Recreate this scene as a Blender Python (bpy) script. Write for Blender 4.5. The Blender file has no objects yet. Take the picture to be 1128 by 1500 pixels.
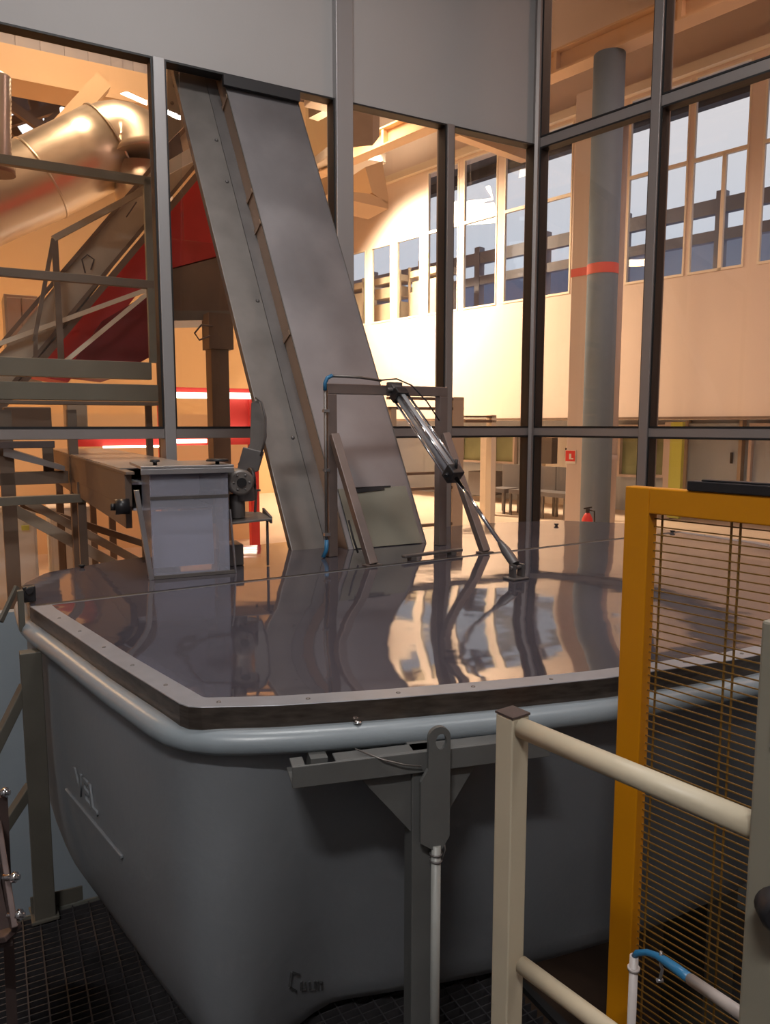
import bpy, bmesh, math, random
from mathutils import Vector, Matrix
random.seed(7)
sc = bpy.context.scene
COL = sc.collection
PI = math.pi

# ------------------------------------------------------------------ camera
EYE = 1.6
PITCH = math.radians(6.64)
FPX = 1100.0
cam_d = bpy.data.cameras.new('camera')
cam = bpy.data.objects.new('camera', cam_d); COL.objects.link(cam)
cam.location = (0, 0, EYE)
cam.rotation_euler = (PI/2 - PITCH, 0, 0)
cam_d.sensor_fit = 'VERTICAL'; cam_d.sensor_height = 36.0
cam_d.lens = 36.0*FPX/1500.0
cam_d.clip_start = 0.02; cam_d.clip_end = 200
sc.camera = cam
sc.view_settings.view_transform = 'Standard'
sc.view_settings.look = 'None'
sc.view_settings.gamma = 1
sc.view_settings.exposure = 0.0
sc.view_settings.use_curve_mapping = False
try:
    sc.cycles.transparent_max_bounces = 24
    sc.cycles.max_bounces = 10
    sc.cycles.diffuse_bounces = 4
    sc.cycles.glossy_bounces = 5
    sc.cycles.sample_clamp_indirect = 6
    sc.cycles.caustics_reflective = False
    sc.cycles.caustics_refractive = False
except Exception:
    pass

# ------------------------------------------------------------------ world (pale sky seen through the far windows)
w = bpy.data.worlds.new('world'); sc.world = w; w.use_nodes = True
wn = w.node_tree.nodes; wl = w.node_tree.links
bg = wn['Background']
tc = wn.new('ShaderNodeTexCoord'); sx = wn.new('ShaderNodeSeparateXYZ')
cr = wn.new('ShaderNodeValToRGB')
cr.color_ramp.elements[0].position = 0.0; cr.color_ramp.elements[0].color = (0.50, 0.56, 0.74, 1)
cr.color_ramp.elements[1].position = 0.38; cr.color_ramp.elements[1].color = (0.86, 0.78, 0.82, 1)
e = cr.color_ramp.elements.new(0.2); e.color = (0.66, 0.68, 0.80, 1)
wl.new(tc.outputs['Generated'], sx.inputs[0]); wl.new(sx.outputs[2], cr.inputs[0]); wl.new(cr.outputs[0], bg.inputs[0])
bg.inputs[1].default_value = 1.15

# ------------------------------------------------------------------ geometry of the place
Fw = Vector((0, math.cos(PITCH), -math.sin(PITCH))); Up = Vector((0, math.sin(PITCH), math.cos(PITCH)))
O = Vector((0, 0, EYE))
def ray(px, py):
    return Fw + Vector((1,0,0))*((px-564)/FPX) + Up*(-(py-750)/FPX)
def on_z(px, py, z):
    r = ray(px, py); return O + r*((z-EYE)/r.z)
def on_plane(px, py, p, n):
    r = ray(px, py); return O + r*((Vector(p)-O).dot(n)/r.dot(n))
def at_d(px, py, d):                      # point at horizontal forward distance d
    r = ray(px, py); return O + r*(d/r.y)
def v2(a): return Vector((math.sin(math.radians(a)), math.cos(math.radians(a)), 0))

C0 = Vector((1.2, 6.2, 0))               # corner of the two glass walls
uA = v2(61.2); nA = Vector((-uA.y, uA.x, 0))         # along the left glass wall / out into the hall
uB = v2(138.7); nB = Vector((-uB.y, uB.x, 0))        # along the right glass wall towards the camera side
Z = Vector((0, 0, 1))
def A(s, n, z): return C0 - uA*s + nA*n + Z*z        # s metres left of the corner, n metres beyond the wall
def B(s, n, z): return C0 + uB*s + nB*n + Z*z
def sA(px, py, n):
    p = on_plane(px, py, C0 + nA*n, nA); return (p - C0).dot(-uA), p.z
def sB(px, py, n):
    p = on_plane(px, py, C0 + nB*n, nB); return (p - C0).dot(uB), p.z
def PA(px, py, n): return on_plane(px, py, C0 + nA*n, nA)
def PB(px, py, n): return on_plane(px, py, C0 + nB*n, nB)
FP = Vector((2.25, 16.0, 0)); NF = (FP - C0).dot(nB)  # far hall wall, parallel to B
def sF(px, py, off=0): return sB(px, py, NF + off)
ZFL = -0.15                               # hall floor / grating level
L0 = Vector((-1.3, 2.69, 0)); uH = v2(58.4); nH = Vector((-uH.y, uH.x, 0))   # hinge line of the vessel lid
ZL = 0.94
def H(u, n, z): return L0 + uH*u + nH*n + Z*z

# ------------------------------------------------------------------ lights
def area(name, loc, target, size, power, col, sy=None):
    l = bpy.data.lights.new(name, 'AREA'); l.energy = power; l.color = col
    l.shape = 'RECTANGLE'; l.size = size; l.size_y = sy or size
    o = bpy.data.objects.new(name, l); COL.objects.link(o); o.location = loc
    o.rotation_euler = (Vector(target) - Vector(loc)).to_track_quat('-Z', 'Y').to_euler()
    return o
WARM = (1.0, 0.66, 0.40)
SODIUM = (1.0, 0.55, 0.24)
ROOMW = (1.0, 0.975, 0.955)
# hall luminaires
hall_lamps = []
for (s, n, z, pw, col) in [(8.5, 9.8, 7.6, 560, SODIUM), (3.0, 3.0, 7.6, 240, WARM), (12.5, 2.6, 7.6, 380, SODIUM), (-2.5, 8.5, 7.6, 150, WARM)]:
    hall_lamps.append((A(s, n, z), pw, col, 1.2))
p = B(sF(590, 400)[0]+0.3, NF-1.9, 7.0); hall_lamps.append((p, 1150, (1.0, 0.74, 0.50), 1.2))
p = B(0.8, NF-3.0, 7.6); hall_lamps.append((p, 110, (1.0, 0.60, 0.45), 1.2))
p = B(6.0, NF-4.0, 7.6); hall_lamps.append((p, 150, (1.0, 0.60, 0.45), 1.2))
for i, (p, pw, col, sz) in enumerate(hall_lamps):
    lo_ = area('hall_light', p - Z*0.1, p - Z*2 + (nB*0.9 + uB*0.5 if i == 4 else Z*0), sz, pw, col)
    if i == 4: lo_.data.spread = math.radians(125)
    area('hall_uplight', p + Z*0.3, p + Z*2, sz*0.8, min(pw, 300)*0.3, col)  # added fill, thrown upward to brighten the overhead beams
# unseen fill lights added above the dim glazed room
room_fills = [((-0.2, 2.5, 5.75), 72), ((2.4, 0.6, 5.75), 45), ((-0.8, -2.2, 5.75), 185)]
for p, pw in room_fills:
    area('room_light', Vector(p) - Z*0.09, Vector(p) - Z*2, 1.15, pw, ROOMW, 0.12)

# ------------------------------------------------------------------ materials
MATS = {}
def pmat(name, col, rough=0.5, metal=0.0, noise=0.0, nscale=8.0, bump=0.0, bscale=40.0, spec=None, coat=0.0, ior=None, emis=None, es=0.0, alpha=None, stretch=None, trans=None):
    m = bpy.data.materials.new(name); m.use_nodes = True
    nt = m.node_tree; b = nt.nodes['Principled BSDF']
    b.inputs['Base Color'].default_value = (*col, 1); b.inputs['Roughness'].default_value = rough
    b.inputs['Metallic'].default_value = metal
    if spec is not None: b.inputs['Specular IOR Level'].default_value = spec
    if ior: b.inputs['IOR'].default_value = ior
    if coat: b.inputs['Coat Weight'].default_value = coat; b.inputs['Coat Roughness'].default_value = 0.05
    if emis: b.inputs['Emission Color'].default_value = (*emis, 1); b.inputs['Emission Strength'].default_value = es
    if trans: b.inputs['Transmission Weight'].default_value = trans
    if alpha is not None: b.inputs['Alpha'].default_value = alpha
    tcn = nt.nodes.new('ShaderNodeTexCoord'); src = tcn.outputs['Object']
    if stretch:
        mp = nt.nodes.new('ShaderNodeMapping'); mp.inputs['Scale'].default_value = stretch
        nt.links.new(src, mp.inputs[0]); src = mp.outputs[0]
    if noise > 0:
        n = nt.nodes.new('ShaderNodeTexNoise'); n.inputs['Scale'].default_value = nscale; n.inputs['Detail'].default_value = 6
        nt.links.new(src, n.inputs['Vector'])
        r = nt.nodes.new('ShaderNodeValToRGB')
        r.color_ramp.elements[0].position = 0.3; r.color_ramp.elements[1].position = 0.7
        r.color_ramp.elements[0].color = (*[max(0, c*(1-noise)) for c in col], 1)
        r.color_ramp.elements[1].color = (*[min(1, c*(1+noise*0.5)) for c in col], 1)
        nt.links.new(n.outputs[0], r.inputs[0]); nt.links.new(r.outputs[0], b.inputs['Base Color'])
        mr = nt.nodes.new('ShaderNodeMapRange'); mr.inputs[3].default_value = max(0.02, rough*0.8); mr.inputs[4].default_value = min(1, rough*1.25)
        nt.links.new(n.outputs[0], mr.inputs[0]); nt.links.new(mr.outputs[0], b.inputs['Roughness'])
    if bump > 0:
        n2 = nt.nodes.new('ShaderNodeTexNoise'); n2.inputs['Scale'].default_value = bscale; n2.inputs['Detail'].default_value = 3
        nt.links.new(src, n2.inputs['Vector'])
        bp = nt.nodes.new('ShaderNodeBump'); bp.inputs['Strength'].default_value = bump; bp.inputs['Distance'].default_value = 0.02
        nt.links.new(n2.outputs[0], bp.inputs['Height']); nt.links.new(bp.outputs[0], b.inputs['Normal'])
    MATS[name] = m
    return m
def glassmat(name, tint=(1,1,1), ior=1.45, rough=0.0, extra=0.0):
    m = bpy.data.materials.new(name); m.use_nodes = True
    nt = m.node_tree; nt.nodes.clear()
    out = nt.nodes.new('ShaderNodeOutputMaterial'); mix = nt.nodes.new('ShaderNodeMixShader')
    tr = nt.nodes.new('ShaderNodeBsdfTransparent'); gl = nt.nodes.new('ShaderNodeBsdfGlossy'); fr = nt.nodes.new('ShaderNodeFresnel')
    tr.inputs[0].default_value = (*tint, 1); gl.inputs['Roughness'].default_value = rough; 
    geo = nt.nodes.new('ShaderNodeNewGeometry'); mi = nt.nodes.new('ShaderNodeMapRange')
    mi.inputs[3].default_value = ior; mi.inputs[4].default_value = 1.0/ior
    nt.links.new(geo.outputs['Backfacing'], mi.inputs[0]); nt.links.new(mi.outputs[0], fr.inputs[0])
    f = fr.outputs[0]
    nt.links.new(f, mix.inputs[0]); nt.links.new(tr.outputs[0], mix.inputs[1]); nt.links.new(gl.outputs[0], mix.inputs[2])
    last = mix.outputs[0]
    if extra > 0:
        df = nt.nodes.new('ShaderNodeBsdfDiffuse'); df.inputs[0].default_value = (0.75, 0.76, 0.85, 1)
        m2 = nt.nodes.new('ShaderNodeMixShader'); m2.inputs[0].default_value = extra
        nt.links.new(last, m2.inputs[1]); nt.links.new(df.outputs[0], m2.inputs[2]); last = m2.outputs[0]
    nt.links.new(last, out.inputs[0]); MATS[name] = m
    return m
def emat(name, col, s):
    m = bpy.data.materials.new(name); m.use_nodes = True
    nt = m.node_tree; nt.nodes.clear()
    out = nt.nodes.new('ShaderNodeOutputMaterial'); em = nt.nodes.new('ShaderNodeEmission')
    em.inputs[0].default_value = (*col, 1); em.inputs[1].default_value = s
    nt.links.new(em.outputs[0], out.inputs[0]); MATS[name] = m
    return m

M = MATS
pmat('panel_grey', (0.50, 0.475, 0.465), 0.55, noise=0.05, nscale=1.2)
pmat('panel_blue', (0.32, 0.37, 0.41), 0.5, noise=0.08, nscale=3)
pmat('alu_taupe', (0.33, 0.29, 0.275), 0.42, 0.35)
pmat('alu_grey', (0.42, 0.40, 0.40), 0.4, 0.35)
pmat('gasket', (0.012, 0.011, 0.012), 0.5)
glassmat('glass', (0.95, 0.96, 0.95))
glassmat('plastic_clear', (0.86, 0.86, 0.92), 1.35, 0.08, 0.26)
pmat('hull', (0.215, 0.228, 0.245), 0.42, noise=0.10, nscale=2.5, bump=0.06, bscale=30, spec=0.45)
pmat('lip', (0.25, 0.285, 0.31), 0.32, noise=0.06, nscale=6, bump=0.03, bscale=60)
pmat('lid', (0.075, 0.068, 0.082), 0.05, noise=0.18, nscale=1.6, bump=0.13, bscale=2.0, ior=1.75)
pmat('lid_strip', (0.34, 0.34, 0.36), 0.38, 0.3, noise=0.1, nscale=20)
pmat('skirt', (0.20, 0.165, 0.14), 0.30, 0.85, noise=0.35, nscale=6, stretch=(3, 3, 14))
pmat('steel', (0.52, 0.51, 0.52), 0.30, 0.85, noise=0.16, nscale=3, bump=0.03, bscale=14)
pmat('steel_face', (0.36, 0.34, 0.35), 0.42, 0.75, noise=0.22, nscale=2.2, bump=0.05, bscale=10)
pmat('steel_mirror', (0.62, 0.58, 0.55), 0.22, 0.95, noise=0.1, nscale=4, bump=0.04, bscale=6)
pmat('steel_dull', (0.215, 0.193, 0.178), 0.42, 0.55, noise=0.12, nscale=8)
pmat('steel_dark', (0.17, 0.155, 0.15), 0.42, 0.5, noise=0.15, nscale=8)
pmat('tube_brown', (0.25, 0.195, 0.175), 0.40, 0.45, noise=0.1, nscale=10)
pmat('leg_olive', (0.12, 0.11, 0.09), 0.5, 0.2, noise=0.12, nscale=9)
pmat('bracket_grey', (0.12, 0.12, 0.115), 0.5, 0.1, noise=0.1, nscale=9)
pmat('white_pipe', (0.30, 0.30, 0.28), 0.4, noise=0.06)
pmat('chrome', (0.82, 0.82, 0.85), 0.12, 1.0)
pmat('cylinder_alu', (0.70, 0.72, 0.76), 0.38, 0.6, noise=0.05)
pmat('black_plastic', (0.018, 0.017, 0.019), 0.4)
pmat('rubber_black', (0.03, 0.028, 0.03), 0.6)
pmat('cream', (0.58, 0.50, 0.365), 0.42, noise=0.05, nscale=8, bump=0.02, bscale=30)
pmat('post_beige', (0.27, 0.25, 0.195), 0.5, noise=0.06, nscale=6)
pmat('cap_brown', (0.075, 0.05, 0.045), 0.6, noise=0.3, nscale=40)
pmat('yellow', (0.64, 0.245, 0.002), 0.40, noise=0.05, nscale=4)
pmat('wire', (0.22, 0.115, 0.022), 0.45, 0.1)
pmat('blue_hose', (0.03, 0.17, 0.34), 0.35)
pmat('pipe_pale', (0.50, 0.45, 0.43), 0.4)
pmat('grating', (0.075, 0.07, 0.075), 0.5, 0.6, noise=0.2, nscale=30)
pmat('grating_edge', (0.15, 0.15, 0.13), 0.55, 0.2, noise=0.15, nscale=15)
pmat('pit', (0.035, 0.03, 0.03), 0.8, noise=0.4, nscale=4)
pmat('floor_dark', (0.02, 0.019, 0.02), 0.6, noise=0.3, nscale=10)
pmat('room_wall', (0.34, 0.34, 0.35), 0.8, noise=0.05)
pmat('hall_wall', (0.80, 0.68, 0.61), 0.75, noise=0.04, nscale=0.5)
pmat('hall_left', (0.80, 0.58, 0.34), 0.75, noise=0.05, nscale=0.4)
pmat('hall_floor', (0.66, 0.54, 0.44), 0.5, noise=0.1, nscale=0.8)
pmat('hall_frame', (0.86, 0.78, 0.66), 0.55)
pmat('hall_beam', (0.75, 0.55, 0.36), 0.6, noise=0.06, nscale=1.5)
pmat('hall_dark', (0.13, 0.10, 0.10), 0.7, noise=0.2)
pmat('hall_steel', (0.45, 0.37, 0.29), 0.5, 0.1, noise=0.12, nscale=4)
pmat('hall_green', (0.24, 0.21, 0.165), 0.5, 0.1, noise=0.12, nscale=4)
pmat('hall_brown', (0.20, 0.14, 0.105), 0.55, 0.1, noise=0.15, nscale=4)
pmat('machine_cream', (0.60, 0.50, 0.40), 0.5, noise=0.08)
pmat('red_paint', (0.62, 0.045, 0.045), 0.5, noise=0.12, nscale=3)
pmat('red_dark', (0.22, 0.012, 0.016), 0.5, noise=0.12, nscale=3)
pmat('duct', (0.62, 0.55, 0.47), 0.34, 0.85, noise=0.06, nscale=5)
pmat('col_blue', (0.20, 0.29, 0.41), 0.75, noise=0.05)
pmat('pilaster', (0.60, 0.52, 0.50), 0.6)
pmat('tape_red', (0.75, 0.16, 0.15), 0.5)
pmat('out_beam', (0.30, 0.28, 0.32), 0.7)
pmat('out_blue', (0.30, 0.36, 0.52), 0.7)
pmat('out_dark', (0.10, 0.095, 0.105), 0.8)
pmat('screen_grey', (0.42, 0.48, 0.56), 0.5)
pmat('green_glass', (0.28, 0.33, 0.20), 0.35, noise=0.3, nscale=1)
pmat('lime', (0.62, 0.66, 0.14), 0.5)
pmat('chair_grey', (0.13, 0.12, 0.125), 0.6)
pmat('white_paint', (0.80, 0.78, 0.75), 0.5)
pmat('sign_red', (0.70, 0.05, 0.05), 0.5)
pmat('sky_panel', (0.48, 0.49, 0.58), 0.6)
pmat('belt', (0.60, 0.60, 0.66), 0.5)
pmat('scuff', (0.06, 0.06, 0.062), 0.7, noise=0.3, nscale=60)
pmat('hull_mark', (0.44, 0.45, 0.44), 0.4)
pmat('tray', (0.10, 0.07, 0.065), 0.35, 0.5, noise=0.2, nscale=8)
pmat('orange_bit', (0.48, 0.38, 0.30), 0.6)
emat('tube_light', (1.0, 0.88, 0.66), 5.0)
emat('lamp_warm', (1.0, 0.80, 0.55), 4.0)
emat('lamp_cool', (0.9, 0.95, 1.0), 6.0)
pmat('side_film', (0.52, 0.34, 0.23), 0.30, 0.55, noise=0.12, nscale=3)  # warm reflection of the hall painted into the base colour
emat('skylight', (0.92, 0.93, 1.0), 1.6)
emat('clerestory', (0.80, 0.78, 0.84), 0.55)

# ------------------------------------------------------------------ mesh helpers
class MB:
    def __init__(s): s.bm = bmesh.new()
    def hexa(s, P):            # 8 points: bottom 4 (ccw) then top 4
        v = [s.bm.verts.new(p) for p in P]
        for f in ((0,3,2,1),(4,5,6,7),(0,1,5,4),(1,2,6,5),(2,3,7,6),(3,0,4,7)):
            s.bm.faces.new([v[i] for i in f])
        return s
    def box(s, c, ax, ay, az):  # centre + half vectors
        c = Vector(c)
        P = [c-ax-ay-az, c+ax-ay-az, c+ax+ay-az, c-ax+ay-az, c-ax-ay+az, c+ax-ay+az, c+ax+ay+az, c-ax+ay+az]
        return s.hexa(P)
    def fbox(s, F, s0, s1, n0, n1, z0, z1):   # box in a wall frame
        return s.hexa([F(s0,n0,z0), F(s1,n0,z0), F(s1,n1,z0), F(s0,n1,z0), F(s0,n0,z1), F(s1,n0,z1), F(s1,n1,z1), F(s0,n1,z1)])
    def bar(s, p0, p1, w, h, up=None):        # rectangular bar between points, w across, h along 'up'
        p0 = Vector(p0); p1 = Vector(p1); d = (p1-p0).normalized()
        up = Vector(up) if up is not None else Z
        if abs(d.dot(up)) > 0.98: up = uA
        side = d.cross(up).normalized(); u2 = side.cross(d).normalized()
        a = side*w/2; b = u2*h/2
        return s.hexa([p0-a-b, p0+a-b, p0+a+b, p0-a+b, p1-a-b, p1+a-b, p1+a+b, p1-a+b])
    def tube(s, pts, r, seg=14, cap=True, radii=None):
        pts = [Vector(p) for p in pts]; n = len(pts); rings = []
        t0 = (pts[1]-pts[0]).normalized(); ref = Z if abs(t0.dot(Z)) < 0.9 else Vector((1,0,0))
        a = t0.cross(ref).normalized()
        for i in range(n):
            t = (pts[min(i+1,n-1)] - pts[max(i-1,0)]).normalized()
            a = (a - t*a.dot(t)).normalized(); b = t.cross(a)
            rr = radii[i] if radii else r
            rings.append([s.bm.verts.new(pts[i] + (a*math.cos(2*PI*k/seg) + b*math.sin(2*PI*k/seg))*rr) for k in range(seg)])
        for i in range(n-1):
            for k in range(seg):
                f = s.bm.faces.new([rings[i][k], rings[i][(k+1)%seg], rings[i+1][(k+1)%seg], rings[i+1][k]]); f.smooth = True
        if cap:
            s.bm.faces.new(list(reversed(rings[0]))); s.bm.faces.new(rings[-1])
        return s
    def cyl(s, p0, p1, r, seg=20): return s.tube([p0, p1], r, seg)
    def prism(s, poly, off):    # polygon (list of points) extruded by vector off
        a = [s.bm.verts.new(Vector(p)) for p in poly]; b = [s.bm.verts.new(Vector(p)+Vector(off)) for p in poly]
        s.bm.faces.new(list(reversed(a))); s.bm.faces.new(b); n = len(poly)
        for i in range(n): s.bm.faces.new([a[i], a[(i+1)%n], b[(i+1)%n], b[i]])
        return s
    def grid(s, rows, closed=True, smooth=True):
        R = [[s.bm.verts.new(p) for p in r] for r in rows]; n = len(R[0])
        for i in range(len(R)-1):
            for k in range(n if closed else n-1):
                f = s.bm.faces.new([R[i][k], R[i][(k+1)%n], R[i+1][(k+1)%n], R[i+1][k]]); f.smooth = smooth
        return R
    def dome(s, c, r, nrm, h=None, seg=10):   # small rounded head
        nrm = Vector(nrm).normalized(); ref = Z if abs(nrm.dot(Z)) < 0.9 else Vector((1,0,0))
        a = nrm.cross(ref).normalized(); b = nrm.cross(a); h = h or r*0.6; c = Vector(c)
        rows = [[c + (a*math.cos(2*PI*k/seg)+b*math.sin(2*PI*k/seg))*r*math.cos(t) + nrm*h*math.sin(t) for k in range(seg)] for t in (0, 0.5, 1.0, 1.35)]
        R = s.grid(rows); s.bm.faces.new(R[-1]); s.bm.faces.new(list(reversed(R[0])))
        return s
    def build(s, name, mat, parent=None, bevel=0, **tags):
        bmesh.ops.recalc_face_normals(s.bm, faces=s.bm.faces)
        me = bpy.data.meshes.new(name); s.bm.to_mesh(me); s.bm.free()
        # recentre on its own middle so that texture and origin sit with the object
        if me.vertices:
            c = sum((v.co for v in me.vertices), Vector())/len(me.vertices)
            if parent is not None: off = Vector(parent.get('_org', (0,0,0)))
            else: off = Vector((0,0,0))
            for v in me.vertices: v.co -= c
        else: c = Vector(); off = c
        me.materials.append(M[mat] if isinstance(mat, str) else mat)
        o = bpy.data.objects.new(name, me); COL.objects.link(o)
        o.location = c
        if parent is not None:
            o.parent = parent; o.matrix_parent_inverse = world_of(parent).inverted()
        if bevel:
            b = o.modifiers.new('bevel', 'BEVEL'); b.width = bevel; b.segments = 2; b.limit_method = 'ANGLE'
        for k, v in tags.items(): o[k] = v
        return o
def world_of(o):
    m = Matrix.Translation(o.location)
    if o.parent is not None: m = world_of(o.parent) @ o.matrix_parent_inverse @ m
    return m
def thing(name, loc, label, cat, group=None):
    o = bpy.data.objects.new(name, None); COL.objects.link(o); o.location = Vector(loc); o.empty_display_size = 0.05
    o['label'] = label; o['category'] = cat
    if group: o['group'] = group
    return o
def tag(o, label, cat, group=None):
    o['label'] = label; o['category'] = cat
    if group: o['group'] = group
    return o
def struct(o, label, cat):
    o['kind'] = 'structure'; o['label'] = label; o['category'] = cat
    return o
def text_mesh(body, size, depth, bold=False):
    cu = bpy.data.curves.new('t', 'FONT'); cu.body = body; cu.size = size; cu.extrude = depth; cu.align_x = 'CENTER'; cu.align_y = 'CENTER'
    if bold: cu.offset = size*0.02
    o = bpy.data.objects.new('t', cu); COL.objects.link(o)
    dg = bpy.context.evaluated_depsgraph_get(); dg.update()
    me = bpy.data.meshes.new_from_object(o.evaluated_get(dg))
    bpy.data.objects.remove(o); bpy.data.curves.remove(cu)
    return me
def place_text(name, body, size, depth, mat, origin, xdir, ydir, parent):
    me = text_mesh(body, size, depth, True)
    xd = Vector(xdir).normalized(); yd = Vector(ydir).normalized(); zd = xd.cross(yd).normalized(); yd = zd.cross(xd)
    mat4 = Matrix((xd, yd, zd)).transposed()
    for v in me.vertices: v.co = mat4 @ v.co
    me.materials.clear(); me.materials.append(M[mat])
    o = bpy.data.objects.new(name, me); COL.objects.link(o); o.location = origin
    if parent is not None: o.parent = parent; o.matrix_parent_inverse = world_of(parent).inverted()
    return o

# ================================================================== SETTING: the glazed room
zh = sA(780, 213, 0)[1]         # underside of the grey header = upper transom
zt = sA(600, 633, 0)[1]         # centre of the lower transom
ZD = 0.50                       # top of the blue dado under the glass
ZC = 6.0                        # room ceiling
SL = 8.0
s_m1 = sA(240, 400, 0)[0]; s_m2 = sA(500, 200, 0)[0]; s_m3 = sA(654, 400, 0)[0]
s_m0 = s_m1 + 1.35
# header of the left glass wall, in three panels joined by the mullion line
m = MB(); m.fbox(A, 0.0, SL, 0.0, 0.09, zh, ZC); o = m.build('wall_left', 'panel_grey')
m = MB(); m.fbox(A, 0.0, SL, 0.01, 0.09, -1.75, ZD); c = m.build('dado', 'panel_blue', o)
struct(o, 'grey panelled header and pale blue dado of the left glass wall', 'wall')
# right glass wall dado
m = MB(); m.fbox(B, 0.0, 6.6, 0.01, 0.09, -1.75, ZD); o = m.build('wall_right', 'panel_blue')
struct(o, 'pale dado under the right glass wall', 'wall')

# mullions / transoms
tn = [0]
def trim(mb, label, mat='alu_taupe', bevel=0.004):
    tn[0] += 1
    o = mb.build('trim_%d' % tn[0], mat, None, bevel); return struct(o, label, 'frame')
m = MB(); m.fbox(A, s_m1-0.034, s_m1+0.034, -0.05, 0.10, ZD-0.04, zh); trim(m, 'grey mullion left of the inclined steel chute', 'alu_grey')
m = MB(); m.fbox(A, s_m2-0.062, s_m2+0.062, -0.06, 0.10, ZD-0.04, ZC); trim(m, 'wide grey mullion running up the header behind the steel chute', 'alu_grey')
m = MB(); m.fbox(A, s_m3-0.030, s_m3+0.030, -0.05, 0.10, ZD-0.04, zh); trim(m, 'mullion between the two bright panes right of the chute')
m = MB(); m.fbox(A, s_m0-0.034, s_m0+0.034, -0.05, 0.10, ZD-0.04, zh); trim(m, 'mullion at the far left of the left glass wall', 'alu_grey')
m = MB()
cc = C0 + Z*((ZC-0.15)/2); m.prism([C0 - uA*0.05 - nA*0.06 + Z*-0.15, C0 - nA*0.03 - nB*0.07+ Z*-0.15, C0 + uB*0.05 - nB*0.06+ Z*-0.15, C0 + uB*0.05 + nB*0.08+ Z*-0.15, C0 + nA*0.09+nB*0.05+ Z*-0.15, C0 - uA*0.05 + nA*0.08+ Z*-0.15], Z*(ZC+0.15))
trim(m, 'corner mullion where the two glass walls meet')
for (a, b) in ((0.05, s_m3-0.03), (s_m3+0.03, s_m2-0.062), (s_m2+0.062, s_m1-0.034), (s_m1+0.034, s_m0-0.034), (s_m0+0.034, SL)):
    m = MB(); m.fbox(A, a, b, -0.03, 0.09, zt-0.032, zt+0.032); trim(m, 'horizontal transom at eye height on the left glass wall, between mullions')
s_b1 = sB(960, 300, 0)[0]; s_b2 = 2.35*s_b1; s_b3 = 3.6*s_b1
bs = [0.05, s_b1, s_b2, s_b3, 6.6]
for k, s in enumerate(bs[1:4]):
    m = MB(); m.fbox(B, s-0.034, s+0.034, -0.05, 0.10, -0.15, ZC)
    trim(m, ['mullion of the right glass wall nearest the corner', 'second mullion of the right glass wall', 'third mullion of the right glass wall'][k])
for k in range(4):
    a = bs[k] + (0.034 if k else 0); b = bs[k+1] - (0.034 if k < 3 else 0)
    for zz, hh, nm in ((zt, 0.032, 'eye height'), (zh+0.01, 0.036, 'header height')):
        m = MB(); m.fbox(B, a, b, -0.03, 0.09, zz-hh, zz+hh); trim(m, 'horizontal transom at %s on the right glass wall, between mullions' % nm)

# panes, each with its black gasket
wnn = [0]
def pane(F, s0, s1, z0, z1, label, notch=None):
    wnn[0] += 1
    m = MB()
    if notch:
        a, b, zn = notch
        m.fbox(F, s0, s1, 0.026, 0.034, z0, zn); m.fbox(F, s0, a, 0.026, 0.034, zn, z1); m.fbox(F, b, s1, 0.026, 0.034, zn, z1)
    else: m.fbox(F, s0, s1, 0.026, 0.034, z0, z1)
    o = m.build('window_%d' % wnn[0], 'glass'); struct(o, label, 'window')
    g = 0.012
    m = MB()
    m.fbox(F, s0, s0+g, -0.034, 0.06, z0, z1); m.fbox(F, s1-g, s1, -0.034, 0.06, z0, z1)
    m.fbox(F, s0+g, s1-g, -0.034, 0.06, z0, z0+g); m.fbox(F, s0+g, s1-g, -0.034, 0.06, z1-g, z1)
    m.build('gasket', 'gasket', o, label='black rubber gasket')
    return o
sc_l = sA(300, 120, 0)[0]; sc_r = sA(440, 140, 0)[0]
zu = zt+0.032; zl = zt-0.032
pane(A, 0.05, s_m3-0.03, zu, zh, 'tall upper pane of the left glass wall beside the corner')
pane(A, s_m3+0.03, s_m2-0.062, zu, zh, 'tall upper pane right of the inclined chute')
pane(A, s_m2+0.062, s_m1-0.034, zu, zh, 'tall upper pane the inclined chute passes through', (sc_r-0.05, sc_l+0.15, 2.75))
pane(A, s_m1+0.034, s_m0-0.034, zu, zh, 'tall upper pane in front of the stair and duct')
pane(A, 0.05, s_m3-0.03, ZD, zl, 'lower pane of the left glass wall beside the corner')
pane(A, s_m3+0.03, s_m2-0.062, ZD, zl, 'lower pane behind the pneumatic cylinder frame')
pane(A, s_m0+0.034, SL, zu, zh, 'upper pane at the far left'); pane(A, s_m0+0.034, SL, ZD, zl, 'lower pane at the far left')
for k in range(4):
    a = bs[k] + (0.034 if k else 0); b = bs[k+1] - (0.034 if k < 3 else 0)
    nm = ['beside the corner', 'right of the first mullion', 'right of the second mullion', 'right of the third mullion'][k]
    pane(B, a, b, ZD, zl, 'lower pane of the right glass wall ' + nm)
    pane(B, a, b, zu, zh-0.026, 'middle pane of the right glass wall ' + nm)
    pane(B, a, b, zh+0.046, ZC, 'top pane of the right glass wall ' + nm)

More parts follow.
